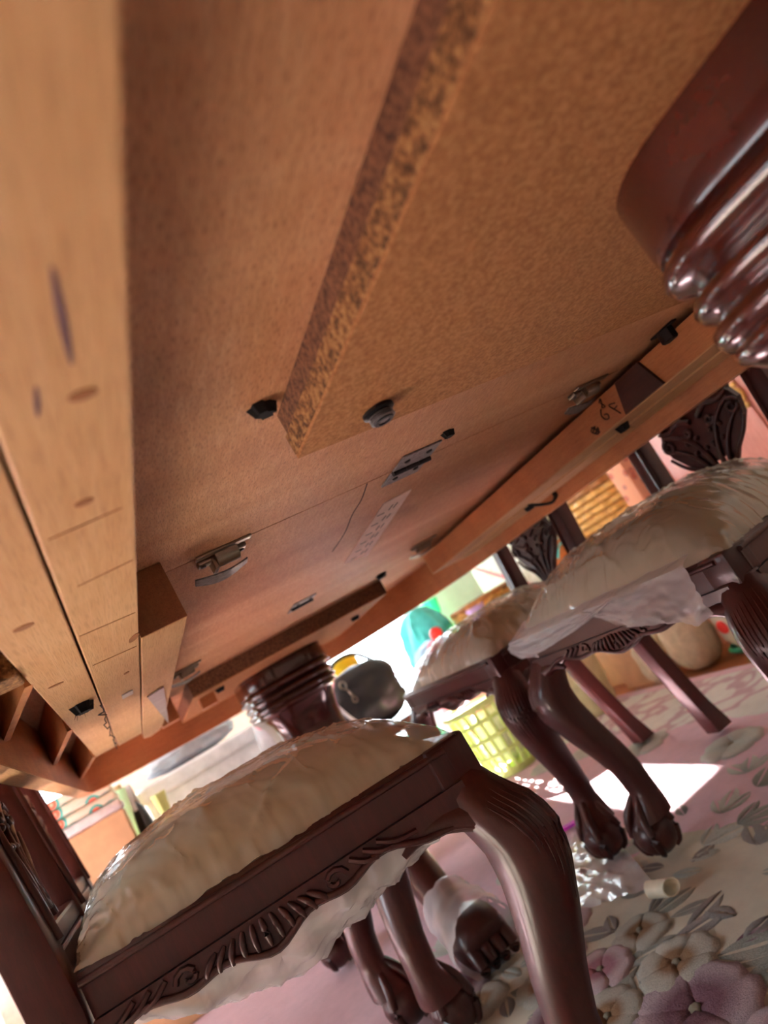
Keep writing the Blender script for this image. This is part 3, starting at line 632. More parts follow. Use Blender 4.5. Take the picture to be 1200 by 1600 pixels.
# ================================================================== THE CHAIRS
FY, RY = 0.22, -0.16     # front face, front of the back posts (local)
FW2, RW2 = 0.265, 0.165  # half widths front / rear
RT = 0.42                # top of the seat rail
def side_x(y, s): return s*(RW2+(FW2-RW2)*(y-RY)/(FY-RY))
def chair(seed, H, loc, rotz, label, group, flap=False, under=False, wrap=0.006):
    R_ = empty('dining_chair')
    tag(R_, label, 'chair', group)
    rg = random.Random(seed)
    # --- rails: flat band with a top bead and a scalloped carved skirt below
    def rail(name, a, b, nrm, ribs=True):
        a, b, nrm = Vector(a), Vector(b), Vector(nrm); d = (b-a); Ln = d.length; d.normalize()
        def pt(u, off, z): p = a+d*u+nrm*off; return (p.x, p.y, z)
        r = G().add([pt(u, o_, z) for u in (0, Ln) for o_, z in ((0, 0.383), (0, RT-0.006), (-0.004, RT), (-0.022, RT), (-0.022, 0.383))], [[0, 1, 6, 5], [1, 2, 7, 6], [2, 3, 8, 7], [3, 4, 9, 8], [4, 0, 5, 9], [4, 3, 2, 1, 0], [5, 6, 7, 8, 9]]).obj(name, 'mahogany', R_)
        G().tube([pt(0, 0.001, RT-0.007), pt(Ln, 0.001, RT-0.007)], 0.0035, 8).obj('rail_bead', 'mahogany', r, smooth=60)
        # skirt
        n = 40; top = []; bot = []
        for k in range(n+1):
            t = k/n; s = abs(t-0.5+(0.08 if name == 'side_rail' else 0))*2
            dip = 0.020+0.012*math.exp(-((s-0.0)/0.28)**2)+0.016*max(0, (s-0.72)/0.28)**1.5+0.004*math.cos(s*15)
            bot.append((t*Ln, 0.3825-dip))
        out = [(0, 0.3825)]+bot+[(Ln, 0.3825)]
        sk = G().prism([(0, 0.3825)]+[(u, z) for u, z in bot]+[(Ln, 0.3825)], lambda u, v, t: pt(u, t, v), -0.014, 0.005).obj('carved_skirt', 'mahogany', R_)
        G().tube([pt(u, 0.006, z+0.004) for u, z in bot], 0.0032, 7).obj('skirt_bead', 'mahogany', sk, smooth=60)
        if ribs:
            g = G(); cs = 0.03 if name == 'side_rail' else 0.0
            for k in range(-5, 6):
                u0 = Ln/2-cs+k*0.0095; s = k/5
                g.tube(smoothpath([pt(u0-0.004*s, 0.006, 0.3795-0.004*abs(s)), pt(u0+0.006*s, 0.0075, 0.370-0.002*abs(s)), pt(u0+0.010*s, 0.007, 0.3555+0.006*abs(s))], 3), [0.0015, 0.0026, 0.0031, 0.0033, 0.0031, 0.0026, 0.0016], 6)
            for s in (-1, 1):
                c0 = Ln/2-cs+s*0.070
                g.tube([pt(c0+s*(0.012-0.0011*q)*math.cos(q*0.62), 0.006, 0.371+(0.010-0.0009*q)*math.sin(q*0.62)) for q in range(11)], 0.0028, 6)
                for q in range(3): g.tube(smoothpath([pt(c0+s*(0.018+q*0.014), 0.006, 0.379), pt(c0+s*(0.030+q*0.016), 0.008, 0.371), pt(c0+s*(0.042+q*0.02), 0.006, 0.368)], 3), 0.0026, 6)
            g.obj('shell_carving', 'mahogany', sk, smooth=60)
        return r
    yf = FY-0.030; sd = Vector((FW2-RW2, FY-RY, 0)).normalized()
    for s in (1, -1):
        rail('side_rail', (side_x(RY, s)-s*0.004, RY+0.002, 0), (side_x(yf, s)-s*0.004, yf, 0), (s*sd.y, -sd.x, 0))
    rail('front_rail', (-FW2+0.03, FY-0.004, 0), (FW2-0.03, FY-0.004, 0), (0, 1, 0))
    G().box(-RW2+0.02, RW2-0.02, RY-0.032, RY-0.006, 0.37, RT+0.02, 0.003).obj('back_rail', 'mahogany', R_)
    # --- cabriole front legs
    CEN = [(0.385, -0.026), (0.36, -0.020), (0.335, -0.008), (0.31, -0.003), (0.28, -0.006), (0.236, -0.017), (0.19, -0.031), (0.15, -0.040), (0.11, -0.043), (0.085, -0.040), (0.066, -0.034)]
    RAD = [(0.385, 0.024), (0.36, 0.031), (0.335, 0.036), (0.31, 0.036), (0.28, 0.0345), (0.236, 0.031), (0.19, 0.0265), (0.15, 0.0235), (0.11, 0.0225), (0.085, 0.0285), (0.066, 0.0345)]
    for s in (1, -1):
        cx = lambda z: s*(FW2-0.014+lerp1(CEN, z)*0.8); cy = lambda z: FY+lerp1(CEN, z); rd = lambda z: lerp1(RAD, z)
        g = G(); rs = []; zs = [0.385-0.319*k/22 for k in range(23)]
        for z in zs:
            rs.append([(cx(z)+rd(z)*c_*m_, cy(z)+rd(z)*q_*m_, z) for c_, q_, m_ in [(math.cos(t), math.sin(t), (abs(math.cos(t))**2.7+abs(math.sin(t))**2.7)**(-1/2.7)) for t in [2*PI*k/16 for k in range(16)]]])
        lg = g.rings(rs).obj('front_leg', 'mahogany', R_, smooth=60)
        bx = s*(FW2-0.0345)
        G().box(bx-0.0215, bx+0.0225, FY-0.049, FY-0.0035, 0.375, RT+0.0005, 0.004).obj('corner_block', 'mahogany', lg, smooth=30)
        g = G()
        for k in range(13):          # acanthus ribs on the knee
            th = (PI/4 if s > 0 else 3*PI/4)+(k-6)*0.19; z1 = 0.374-0.003*abs(k-6); z2 = 0.235+0.010*abs(k-6)
            pp = []
            for j in range(9):
                z = z1+(z2-z1)*j/8; tt = th+(k-6)*-0.03*j/8; rr = (rd(z)-0.0009)*(abs(math.cos(tt))**2.7+abs(math.sin(tt))**2.7)**(-1/2.7)
                pp.append((cx(z)+rr*math.cos(tt), cy(z)+rr*math.sin(tt), z))
            g.tube(pp, [0.0006, 0.0012, 0.0015, 0.0017, 0.0017, 0.0016, 0.0013, 0.001, 0.0005], 6)
        g.obj('knee_carving', 'mahogany', lg, smooth=60)
        # knee bracket scrolling into the skirts
        for ax in (0, 1):
            g = G(); pp = []
            for j in range(8):
                t = j/7; off = 0.006+0.080*t; z = 0.345+0.016*math.sin(t*2.6)
                p = (s*(FW2-0.006-off*0.0), FY-0.02-off, z) if ax == 0 else (s*(FW2-0.02-off), FY-0.004, z)
                if ax == 0: p = (side_x(FY-0.02-off, s)-s*0.006, FY-0.02-off, z)
                pp.append(p)
            g.tube(pp, [0.015, 0.014, 0.0125, 0.011, 0.009, 0.007, 0.005, 0.003], 8).obj('knee_bracket', 'mahogany', lg, smooth=60)
        fx, fy = s*(FW2-0.036), FY-0.026
        bl = G().ball((fx, fy, 0.042), 0.037, 16, 10, (1, 1, 0.98)).obj('ball_foot', 'mahogany', lg, smooth=80)
        for k in range(4):
            a = (PI/4 if s > 0 else 3*PI/4)+k*PI/2
            dx, dy = math.cos(a), math.sin(a)
            G().tube(smoothpath([(fx+dx*0.012-s*0.008, fy+dy*0.012-0.008, 0.108), (fx+dx*0.026, fy+dy*0.026, 0.080), (fx+dx*0.035, fy+dy*0.035, 0.050), (fx+dx*0.031, fy+dy*0.031, 0.022), (fx+dx*0.022, fy+dy*0.022, 0.010)], 3), [0.006, 0.007, 0.0075, 0.008, 0.008, 0.008, 0.008, 0.0078, 0.0072, 0.0065, 0.006, 0.004, 0.003], 7).obj('talon', 'mahogany', bl, smooth=60)
    # --- back posts: rear leg and upright in one piece
    def back_y(z): return RY-0.020-0.10*max(0, z-0.42) if z > 0.42 else RY-0.020-0.05*max(0, 0.36-z)/0.36*(1+0.6*(0.36-z)/0.36)
    for s in (1, -1):
        rs = []
        for k in range(17):
            z = 0.0125+1.02*k/16; xx = s*(RW2-0.018-0.014*max(0, 0.36-z)/0.36+0.03*max(0, z-0.5)); hw = 0.0185+0.006*(1 if 0.3 < z < 0.5 else 0); hd = 0.020
            if z < 0.12: hw = 0.017+0.004*(0.12-z)/0.1; hd = 0.018+0.006*(0.12-z)/0.1
            rs.append([(xx+u, back_y(z)+v, z) for u, v in rrect(hw, hd, 0.005, 2)])
        po = G().rings(rs).obj('back_post', 'mahogany', R_, smooth=40)
        G().tube([(s*(RW2-0.018-0.014+0.03*max(0, z-0.5)), back_y(z)+0.021, z) for z in [0.45+0.55*k/10 for k in range(11)]], 0.004, 6).obj('post_bead', 'mahogany', po, smooth=60)
        G().lathe([(0.0001, 0), (0.004, 0), (0.004, 0.002), (0.0001, 0.003)], (s*(RW2+0.0055), RY-0.02, 0.395), 10).obj('dowel', 'dowel_and_shade_wood', po)
    # --- crest rail and pierced, carved splat
    g = G(); rs = []
    for k in range(21):
        u = -1+2*k/20; x = u*0.215; z = 1.045+0.05*math.cos(u*PI/2)+0.012*math.cos(u*9); hh = 0.028+0.014*math.cos(u*PI/2)
        rs.append([(x, back_y(1.03)+v, z+q) for q, v in rrect(hh, 0.014, 0.008, 2)])
    g.rings(rs).obj('crest_rail', 'mahogany', R_, smooth=50)
    def sp(x, z, o=0.0): return (x, back_y(z)-0.004+o, z)
    half = [(0.040, 0.44), (0.030, 0.47), (0.026, 0.495), (0.042, 0.515), (0.066, 0.535), (0.088, 0.562), (0.094, 0.590), (0.084, 0.612), (0.092, 0.632), (0.080, 0.665), (0.052, 0.70), (0.036, 0.76), (0.044, 0.82), (0.062, 0.88), (0.070, 0.95), (0.085, 1.03)]
    spl = G()
    for s in (1, -1):       # pierced: two mirrored ribbons joined by bridges
        inner = [(max(0.004, x*0.42), z) for x, z in half]
        for k in range(len(half)-1):
            (x0, z0), (x1, z1) = half[k], half[k+1]; (a0, _), (a1, _) = inner[k], inner[k+1]
            if 3 <= k <= 8 or k >= 13: a0 = a1 = 0.0
            q = [(s*a0, z0), (s*x0, z0), (s*x1, z1), (s*a1, z1)]
            v = [sp(u, z, -0.006) for u, z in q]+[sp(u, z, 0.006) for u, z in q]
            spl.add(v, [[0, 1, 2, 3], [7, 6, 5, 4], [0, 4, 5, 1], [1, 5, 6, 2], [2, 6, 7, 3], [3, 7, 4, 0]])
    so = spl.obj('back_splat', 'mahogany', R_)
    g = G()
    def cur(pts, r0=0.0055, r1=0.003):
        for s in (1, -1):
            P = smoothpath([sp(s*x, z, 0.009) for x, z in pts], 4); g.tube(P, [r0+(r1-r0)*i/(len(P)-1) for i in range(len(P))], 7)
    def volute(cx_, cz_, r, turns, a0, dirn, rr=0.0045):
        for s in (1, -1):
            P = [sp(s*(cx_+r*(1-0.75*k/20)*math.cos(a0+dirn*turns*2*PI*k/20)), cz_+r*(1-0.75*k/20)*math.sin(a0+dirn*turns*2*PI*k/20), 0.009) for k in range(21)]
            g.tube(P, [rr*(1-0.5*k/20) for k in range(21)], 7)
    cur([(0.020, 0.44), (0.018, 0.49), (0.032, 0.53), (0.060, 0.56), (0.086, 0.575)]); cur([(0.034, 0.44), (0.026, 0.48), (0.042, 0.512), (0.070, 0.535), (0.090, 0.56)])
    cur([(0.006, 0.47), (0.010, 0.52), (0.028, 0.565), (0.055, 0.59), (0.082, 0.60)]); cur([(0.010, 0.60), (0.035, 0.612), (0.062, 0.605), (0.086, 0.612)]); cur([(0.010, 0.632), (0.035, 0.642), (0.06, 0.63), (0.085, 0.64)])
    volute(0.078, 0.582, 0.015, 1.3, PI/2, -1); volute(0.074, 0.632, 0.016, 1.3, -PI/2, 1); volute(0.030, 0.622, 0.012, 1.2, PI, 1); volute(0.028, 0.585, 0.010, 1.2, 0, -1)
    for k in range(5):
        for s in (1, -1): g.ball(sp(s*(0.008+0.008*k), 0.545+0.012*((k*2) % 3), 0.008), 0.005, 8, 5)
    cur([(0.012, 0.66), (0.03, 0.72), (0.028, 0.80), (0.05, 0.90), (0.05, 1.0)]); cur([(0.07, 0.67), (0.046, 0.71), (0.032, 0.76), (0.040, 0.84), (0.064, 0.93)])
    g.obj('splat_carving', 'mahogany', so, smooth=60)
    G().box(-RW2+0.035, RW2-0.035, RY-0.030, RY-0.008, 0.4405, 0.462, 0.004).obj('splat_shoe', 'mahogany', R_)
    # --- cushion and clear plastic cover
    def base(u, v):
        y = RY+0.004+(FY-0.012-RY-0.004)*(v+1)/2
        return side_x(y, 1)*0.955*u-0.0, y
    def dome(u, v):
        e = (1-abs(u)**3.4)*(1-abs(v)**3.4); return max(0.0, e)**0.55
    def cush(i, j):
        u, v = i*2-1, j*2-1; x, y = base(u*0.968, v*0.968); return (x, y, RT-0.008+(H-0.006)*dome(u, v))
    cu = G().sheet(cush, 70, 70).obj('seat_cushion', 'cream_fabric', R_, smooth=80)
    def cov(i, j):
        u, v = i*2-1, j*2-1; x, y = base(u*1.012, v*1.012); d = dome(u, v)
        ed = 1-d; cr = 0.0
        for a_, f_, th_, wd_ in ((0.8, 1.7, 0.4, 14), (0.75, 2.6, 2.0, 14), (0.6, 3.7, 1.1, 13), (0.45, 5.5, 2.6, 12), (0.35, 8.0, 0.9, 11)):
            nn_ = noise.noise(Vector((f_*(u*math.cos(th_)+0.5*v*math.sin(th_))+seed*5.3, f_*(v*math.cos(th_)-0.6*u*math.sin(th_))+seed*2.1, f_+seed)))
            msk = max(0.0, 0.35+0.9*noise.noise(Vector((u*1.8+f_*3, v*1.8+seed*7, f_*2))))
            cr += a_*msk*max(0.0, 1-abs(nn_)*wd_)
        z = RT-0.003+H*d+wrap*(0.15+0.75*cr+max(-0.1, 0.35*fbm(u*2+seed, v*2+3))*d)
        q = 0.003*fbm(u*7+seed, v*7, 5)*(0.3+ed)
        return (x+q, y+q*0.7, z)
    G().sheet(cov, 150, 150).obj('plastic_cover', 'clear_film', cu, smooth=35)
    if under:
        def und(i, j):
            u, v = i*2-1, j*2-1; x, y = base(u*0.93, v*0.93); d = (1-u*u)*(1-v*v); return (x, y, 0.372-0.080*d**0.6-0.012*fbm(u*3+2, v*3)-0.006*ridge(u*4, v*4))
        G().sheet(und, 50, 50).obj('hanging_film', 'clear_film_milky', cu, smooth=35)
    if flap:
        def mk_flap(a, b, prof, sd2):
            def fl_(i, j):
                x = a+(b-a)*i; dr = lerp1(prof, i)*(1+0.06*fbm(i*6, sd2))
                if j < 0.25: return (x, FY-0.045+0.049*j/0.25, RT+0.026-0.018*j/0.25+0.002*fbm(i*7, j*9, sd2))
                k = (j-0.25)/0.75; o = 0.005+0.006*math.sin(k*1.6)+0.004*fbm(i*4+sd2, k*3)+0.006*k*max(0, ridge(i*2.6+sd2, k*1.8)-0.6)
                return (x+0.012*k*fbm(i*3, 2), FY+o, RT+0.008-dr*k)
            G().sheet(fl_, 60, 30).obj('cover_flap', 'clear_film_milky', cu, smooth=35)
        mk_flap(-0.20, 0.02, [(0, 0.068), (0.12, 0.075), (0.35, 0.058), (0.7, 0.045), (1.0, 0.004)], 3)
        mk_flap(-0.05, 0.262, [(0, 0.006), (0.3, 0.022), (0.55, 0.030), (0.8, 0.036), (0.93, 0.030), (1.0, 0.014)], 4)
    R_.location = loc; R_.rotation_euler = (0, 0, rotz)
    return R_
GR = 'matching carved dining chairs'
chair(1, 0.098, (0.875, 0.855, 0.0125), PI/2, 'right-hand carved chair with loose clear plastic flaps over its front rail', GR, flap=True, wrap=0.012)
chair(2, 0.085, (0.855, 1.440, 0.0125), PI/2, 'carved chair on the right side, farther along, above the lime basket', GR, wrap=0.012)
chair(3, 0.074, (0.059, 0.888, 0.0125), -PI/2, 'nearest carved chair, its plastic-wrapped seat filling the lower left', GR, under=True, wrap=0.009)
chair(4, 0.050, (0.025, 1.478, 0.0125), -PI/2, 'carved chair on the left hidden behind the nearest seat, only back and legs showing', GR, wrap=0.009)

#BACKGROUND
# ================================================================== CLUTTER ROUND THE ROOM
def blob(name, c, hx, hy, h, mat, seed, parent=None, amp=0.12, neck=False, fr=2.2, nn=36, mm=22):
    """soft bag or sack standing on z = c[2]; noise-crumpled, flat bottom, optional tied neck"""
    rs = []
    for i in range(mm+1):
        t = i/mm; z = t
        r = (max(0.0, 1-abs(2*t-1)**3.2))**0.45 if not neck else lerp1([(0, 0.55), (0.06, 0.92), (0.35, 1.0), (0.62, 0.8), (0.78, 0.35), (0.84, 0.17), (0.90, 0.30), (1.0, 0.42)], t)
        r = max(r, 0.02); ring = []
        for k in range(nn):
            a = 2*PI*k/nn; ca, sa = math.cos(a), math.sin(a)
            d = 1+amp*(fbm(ca*fr+seed, sa*fr, t*3)*0.8+0.9*(ridge(ca*fr*0.8+seed*2, sa*fr*0.8+t*2.2, seed)-0.9)*0.5)
            q = (abs(ca)**2.6+abs(sa)**2.6)**(-1/2.6)
            ring.append((c[0]+hx*r*d*ca*q, c[1]+hy*r*d*sa*q, c[2]+max(0.0, h*t+h*0.04*fbm(ca*3+seed, sa*3, t*4)*math.sin(PI*t))))
        rs.append(ring)
    g = G(); g.rings(rs); return g.obj(name, mat, parent, smooth=50)
def bbox_thing(name, label, cat, x0, x1, y0, y1, z0, z1, mat, bev=0.003):
    return tag(G().box(x0, x1, y0, y1, z0, z1, bev).obj(name, mat, smooth=30), label, cat)
def woven_basket(name, label, c, r0, r1, h, m1, m2, rows, stakes=20, wob=0.012):
    E_ = empty(name, c); tag(E_, label, 'basket')
    for i in range(rows):
        t = (i+0.5)/rows; r = r0+(r1-r0)*t; ph = (i % 2)*PI; g = G()
        n = stakes*4; pth = [(c[0]+(r+wob*0.6*math.cos(stakes*a/1.0+ph))*math.cos(a), c[1]+(r+wob*0.6*math.cos(stakes*a+ph))*math.sin(a), c[2]+h*t) for a in [2*PI*k/n for k in range(n+1)]]
        g.tube(pth, h/rows*0.55, 5); g.obj('weave_row', m1 if i % 6 else m2, E_, smooth=60)
    for k in range(stakes):
        a = 2*PI*k/stakes+PI/stakes; G().tube([(c[0]+r0*math.cos(a), c[1]+r0*math.sin(a), c[2]+0.001), (c[0]+r1*math.cos(a), c[1]+r1*math.sin(a), c[2]+h)], 0.007, 5).obj('stake', m2, E_, smooth=60)
    g = G(); g.tube([(c[0]+(r1+0.004)*math.cos(a), c[1]+(r1+0.004)*math.sin(a), c[2]+h) for a in [2*PI*k/40 for k in range(41)]], 0.016, 8); g.obj('rim', m2, E_, smooth=60)
    G().lathe([(0.001, 0.004), (r0*0.98, 0.004), (r0*0.98, 0.012), (0.001, 0.012)], c, 32).obj('base', m2, E_)
    return E_
# --- right wall: cabinet, cartons, baskets
E1 = empty('sideboard_cabinet', (2.08, 1.25, 0)); tag(E1, 'reddish wooden cabinet against the wall behind the right-hand chair', 'cabinet')
G().box(1.87, 2.30, 0.72, 1.755, 0.08, 1.05, 0.004).obj('body', 'red_cabinet', E1); G().box(1.89, 2.29, 0.74, 1.74, 0.0005, 0.08).obj('plinth', 'mahogany', E1); G().box(1.84, 2.31, 0.70, 1.775, 1.05, 1.085, 0.006).obj('cabinet_top', 'mahogany', E1)
for ya, yb, kn in ((0.735, 1.232, 1.18), (1.242, 1.745, 1.30)):
    d_ = G().box(1.850, 1.8695, ya, yb, 0.10, 1.03, 0.004).obj('door', 'red_cabinet', E1)
    for (a, b, e, f_) in ((ya+0.05, yb-0.05, 0.15, 0.165), (ya+0.05, yb-0.05, 0.965, 0.98), (ya+0.05, ya+0.065, 0.165, 0.965), (yb-0.065, yb-0.05, 0.165, 0.965)):
        G().box(1.843, 1.8498, a, b, e, f_, 0.002).obj('panel_moulding', 'red_cabinet', d_)
    g = G(); g.ball((1.842, kn, 0.66), 0.016, 10, 6, (0.5, 1, 1.6)); g.ball((1.842, kn, 0.695), 0.010, 10, 6, (0.5, 1, 1)); g.ball((1.842, kn, 0.625), 0.010, 10, 6, (0.5, 1, 1)); g.obj('carved_pull', 'cane', d_, smooth=60)
def pattern_mat(name, base, spots, leaf, sc, thr=0.22):
    t = NT(name); v = t.n('ShaderNodeTexVoronoi'); v.inputs['Scale'].default_value = sc; t.l(t.mapping((1, 1, 1)), v.inputs['Vector'])
    c = t.ramp(v.outputs['Distance'], [(0.0, srgb(250, 220, 190)), (0.10, spots), (thr, spots), (thr+0.03, leaf), (thr+0.12, leaf), (thr+0.16, base)])
    t.col(c); M[name] = t.set(0.8, spec=0.2)
pattern_mat('print_orange', srgb(222, 160, 128), srgb(196, 110, 84), srgb(176, 122, 110), 26)
pattern_mat('print_floral', srgb(236, 226, 204), srgb(236, 112, 88), srgb(72, 168, 156), 17, 0.2)
pattern_mat('print_red', srgb(214, 206, 190), srgb(200, 190, 170), srgb(196, 188, 160), 14)
bbox_thing('tall_carton', 'tall narrow carton with orange patterned print beside the red cabinet', 'carton', 1.80, 1.94, 1.79, 1.87, 0.0005, 0.78, 'print_orange')
woven_basket('laundry_hamper', 'tall golden wicker hamper right of the wooden gourd', (2.06, 2.14, 0.0005), 0.20, 0.235, 0.74, 'cane', 'cane_dark', 26)
E2 = empty('storage_carton', (1.78, 2.33, 0)); tag(E2, 'plain cardboard carton carrying the turned wooden gourd', 'carton')
G().box(1.66, 1.80, 2.18, 2.40, 0.0005, 0.47, 0.003).obj('carton_body', 'cardboard', E2); G().box(1.72, 1.735, 2.178, 2.402, 0.4702, 0.4712).obj('tape', 'cane_dark', E2)
E3 = empty('wooden_gourd', (1.73, 2.27, 0.4725)); tag(E3, 'round orange-brown turned wooden gourd with a teal cloth on top', 'ornament')
G().lathe([(0.02, 0.0), (0.055, 0.004), (0.075, 0.04), (0.078, 0.075), (0.062, 0.115), (0.04, 0.135), (0.012, 0.142)], (1.73, 2.27, 0.4725), 26).obj('gourd_body', 'turned_bowl', E3, smooth=60)
for z_ in (0.05, 0.072, 0.094): G().lathe([(0.077-0.1*abs(z_-0.07), z_-0.002), (0.0795-0.1*abs(z_-0.07), z_), (0.077-0.1*abs(z_-0.07), z_+0.002)], (1.73, 2.27, 0.4725), 26).obj('turned_ring', 'cane_dark', E3, smooth=60)
def tc(u, v): a, b = u*2-1, v*2-1; return (1.73+a*0.06, 2.27+b*0.07, 0.4725+0.152-0.05*(a*a+b*b)+0.006*fbm(a*4, b*4))
G().sheet(tc, 14, 14).obj('teal_cloth', 'teal_bag', E3, smooth=60)
E4 = empty('striped_carton', (2.13, 3.05, 0)); tag(E4, 'pale carton with a red diagonal stripe near the far right corner', 'carton')
G().box(1.99, 2.28, 2.72, 3.36, 0.0005, 0.76, 0.003).obj('carton_body', 'print_red', E4)
G().prism([(2.80, 0.42), (2.84, 0.42), (3.32, 0.72), (3.28, 0.72)], lambda u, v, t: (t, u, v), 1.9875, 1.9895).obj('red_stripe', 'red_toy', E4)
g = G(); g.box(1.988, 1.9895, 2.722, 2.80, 0.02, 0.75); g.obj('side_band', 'cane', E4)
E5 = empty('tube_stand', (1.82, 2.83, 0)); tag(E5, 'thin bent steel tube stand leaning in front of the striped carton', 'stand')
G().tube(smoothpath([(1.83, 2.80, 0.018), (1.83, 2.80, 0.35), (1.835, 2.80, 0.66), (1.84, 2.83, 0.715), (1.86, 2.92, 0.72)], 5), 0.010, 8).obj('upright', 'steel_tube', E5, smooth=60)
G().tube([(1.83, 2.74, 0.011), (1.83, 2.86, 0.011)], 0.0105, 8).obj('foot_bar', 'steel_tube', E5, smooth=60); G().ball((1.838, 2.815, 0.70), 0.016, 10, 6).obj('blue_clip', 'pale_blue_bag', E5, smooth=60)
woven_basket('bread_basket', 'round golden wicker basket left of the steel tube stand', (1.76, 3.04, 0.0005), 0.13, 0.155, 0.555, 'cane', 'cane_dark', 22, 16)
# --- sacks and boxes at the edge of the rug
tag(blob('rice_sack', (1.62, 1.79, 0.0005), 0.07, 0.075, 0.24, 'beige_sack', 3, amp=0.10), 'upright tan cloth sack on the floor right of the brown tray', 'sack')
tag(blob('flour_sack', (1.575, 1.93, 0.0005), 0.05, 0.06, 0.17, 'beige_sack', 8, amp=0.12), 'smaller tan cloth sack slumped beside the brown tray', 'sack')
E6 = empty('shopping_bag', (1.70, 1.64, 0)); tag(E6, 'off-white bag with green hem standing right of the tan sacks', 'bag')
blob('bag_body', (1.70, 1.63, 0.0005), 0.07, 0.085, 0.24, 'white_bag', 12, E6, amp=0.06)
G().tube([(1.70+0.070*math.cos(a)*(abs(math.cos(a))**2.6+abs(math.sin(a))**2.6)**(-1/2.6), 1.63+0.083*math.sin(a)*(abs(math.cos(a))**2.6+abs(math.sin(a))**2.6)**(-1/2.6), 0.022) for a in [2*PI*k/30 for k in range(31)]], 0.009, 7).obj('green_hem', 'green_trim', E6, smooth=60)
G().ball((1.632, 1.655, 0.10), 0.022, 10, 6, (0.3, 1, 1)).obj('red_badge', 'red_toy', E6, smooth=60)
E7 = empty('cardboard_tray', (1.70, 2.05, 0)); tag(E7, 'low brown cardboard tray on the floor behind the chair legs', 'box')
for a in ((1.59, 1.605, 2.0, 2.17), (1.80, 1.815, 2.0, 2.17), (1.605, 1.80, 2.0, 2.012), (1.605, 1.80, 2.158, 2.17)): G().box(*a, 0.0005, 0.16, 0.001).obj('tray_side', 'cardboard', E7)
G().box(1.605, 1.80, 2.012, 2.158, 0.0005, 0.012).obj('tray_bottom', 'cardboard', E7)
E8 = empty('waste_bin', (1.40, 2.12, 0)); tag(E8, 'olive-beige rounded plastic bin standing behind the right chairs', 'bin')
G().lathe([(0.001, 0.002), (0.065, 0.0), (0.078, 0.02), (0.088, 0.10), (0.092, 0.19), (0.096, 0.195), (0.092, 0.20), (0.086, 0.195), (0.08, 0.05), (0.001, 0.03)], (1.40, 2.12, 0.0135), 28).obj('bin_body', 'beige_bin', E8, smooth=50)
G().tube([(1.40+0.094*math.cos(a), 2.12+0.094*math.sin(a), 0.211) for a in [2*PI*k/28 for k in range(29)]], 0.006, 6).obj('bin_rim', 'beige_bin', E8, smooth=60)
E9 = empty('white_pot', (1.52, 2.62, 0)); tag(E9, 'small white pot on the sunlit floor behind the bin', 'pot')
G().lathe([(0.001, 0.002), (0.05, 0.0), (0.056, 0.01), (0.072, 0.12), (0.078, 0.125), (0.078, 0.14), (0.07, 0.14), (0.064, 0.12), (0.001, 0.09)], (1.565, 2.5, 0.0135), 24).obj('pot_body', 'white_plastic', E9, smooth=40)
G().lathe([(0.001, 0.0), (0.06, 0.0), (0.06, 0.006), (0.001, 0.006)], (1.565, 2.5, 0.092), 24).obj('soil', 'cane_dark', E9)
# --- lime basket with washing
def lime_basket():
    c = (1.065, 2.20, 0.0135); E_ = empty('lime_basket', c); tag(E_, 'lime green slatted plastic basket of washing behind the near seat corner', 'basket')
    def rad(t): return 0.082+0.040*t**0.8
    def P(a, t, o=0.0): r = rad(t)+o; return (c[0]+r*math.cos(a)*1.08, c[1]+r*math.sin(a), c[2]+0.245*t)
    G().rings([[P(2*PI*k/28, t) for k in range(28)] for t in (0.0, 0.05, 0.10)]).obj('basket_floor', 'lime_plastic', E_, smooth=50)
    for k in range(22):
        a = 2*PI*k/22; G().tube([P(a, 0.08+0.9*j/6) for j in range(7)], 0.0062, 5, 1.0).obj('slat', 'lime_plastic', E_, smooth=60)
    for t in (0.33, 0.56, 0.80): G().tube([P(2*PI*k/36, t) for k in range(37)], 0.007, 6).obj('hoop', 'lime_plastic', E_, smooth=60)
    G().tube([P(2*PI*k/36, 1.0, 0.003) for k in range(37)], 0.012, 8).obj('rim', 'lime_plastic', E_, smooth=60)
lime_basket()
tag(blob('folded_washing', (1.065, 2.20, 0.040), 0.070, 0.066, 0.20, 'white_cloth', 21, amp=0.05), 'pile of white washing inside the lime basket', 'laundry')
tag(blob('purple_garment', (1.05, 2.19, 0.236), 0.070, 0.062, 0.055, 'pink_cloth', 25, amp=0.12), 'pinkish garment heaped on top of the lime basket', 'garment')
# --- far end: bags by the bright window, toys, stool with black bag
for nm, c, hx, hy, h, mt, sd_, lb in (('carrier_bag', (1.49, 3.22, 0.0005), 0.13, 0.12, 0.70, 'teal_bag', 31, 'tall teal carrier bag slumped below the bright window'),
                                    ('carrier_bag', (1.72, 3.47, 0.0005), 0.11, 0.12, 0.70, 'green_bag', 32, 'green carrier bag behind the wicker basket'),
                                    ('carrier_bag', (1.36, 2.97, 0.0005), 0.13, 0.11, 0.52, 'pale_blue_bag', 33, 'pale blue plastic bag low in front of the bright window'),
                                    ('carrier_bag', (1.54, 2.74, 0.0005), 0.10, 0.10, 0.54, 'lilac_bag', 34, 'lilac plastic bag in front of the teal bag'),
                                    ('carrier_bag', (1.72, 2.62, 0.0005), 0.09, 0.10, 0.50, 'white_bag', 35, 'crumpled white bag between lilac bag and cartons')):
    tag(blob(nm, c, hx, hy, h, mt, sd_, amp=0.30 if sd_ in (31, 33) else 0.22, neck=sd_ not in (31, 33)), lb, 'bag', 'bags heaped by the window')
bbox_thing('shoe_carton', 'closed pink carton under the red toy', 'carton', 1.13, 1.33, 2.56, 2.72, 0.0135, 0.43, 'pink_cloth')
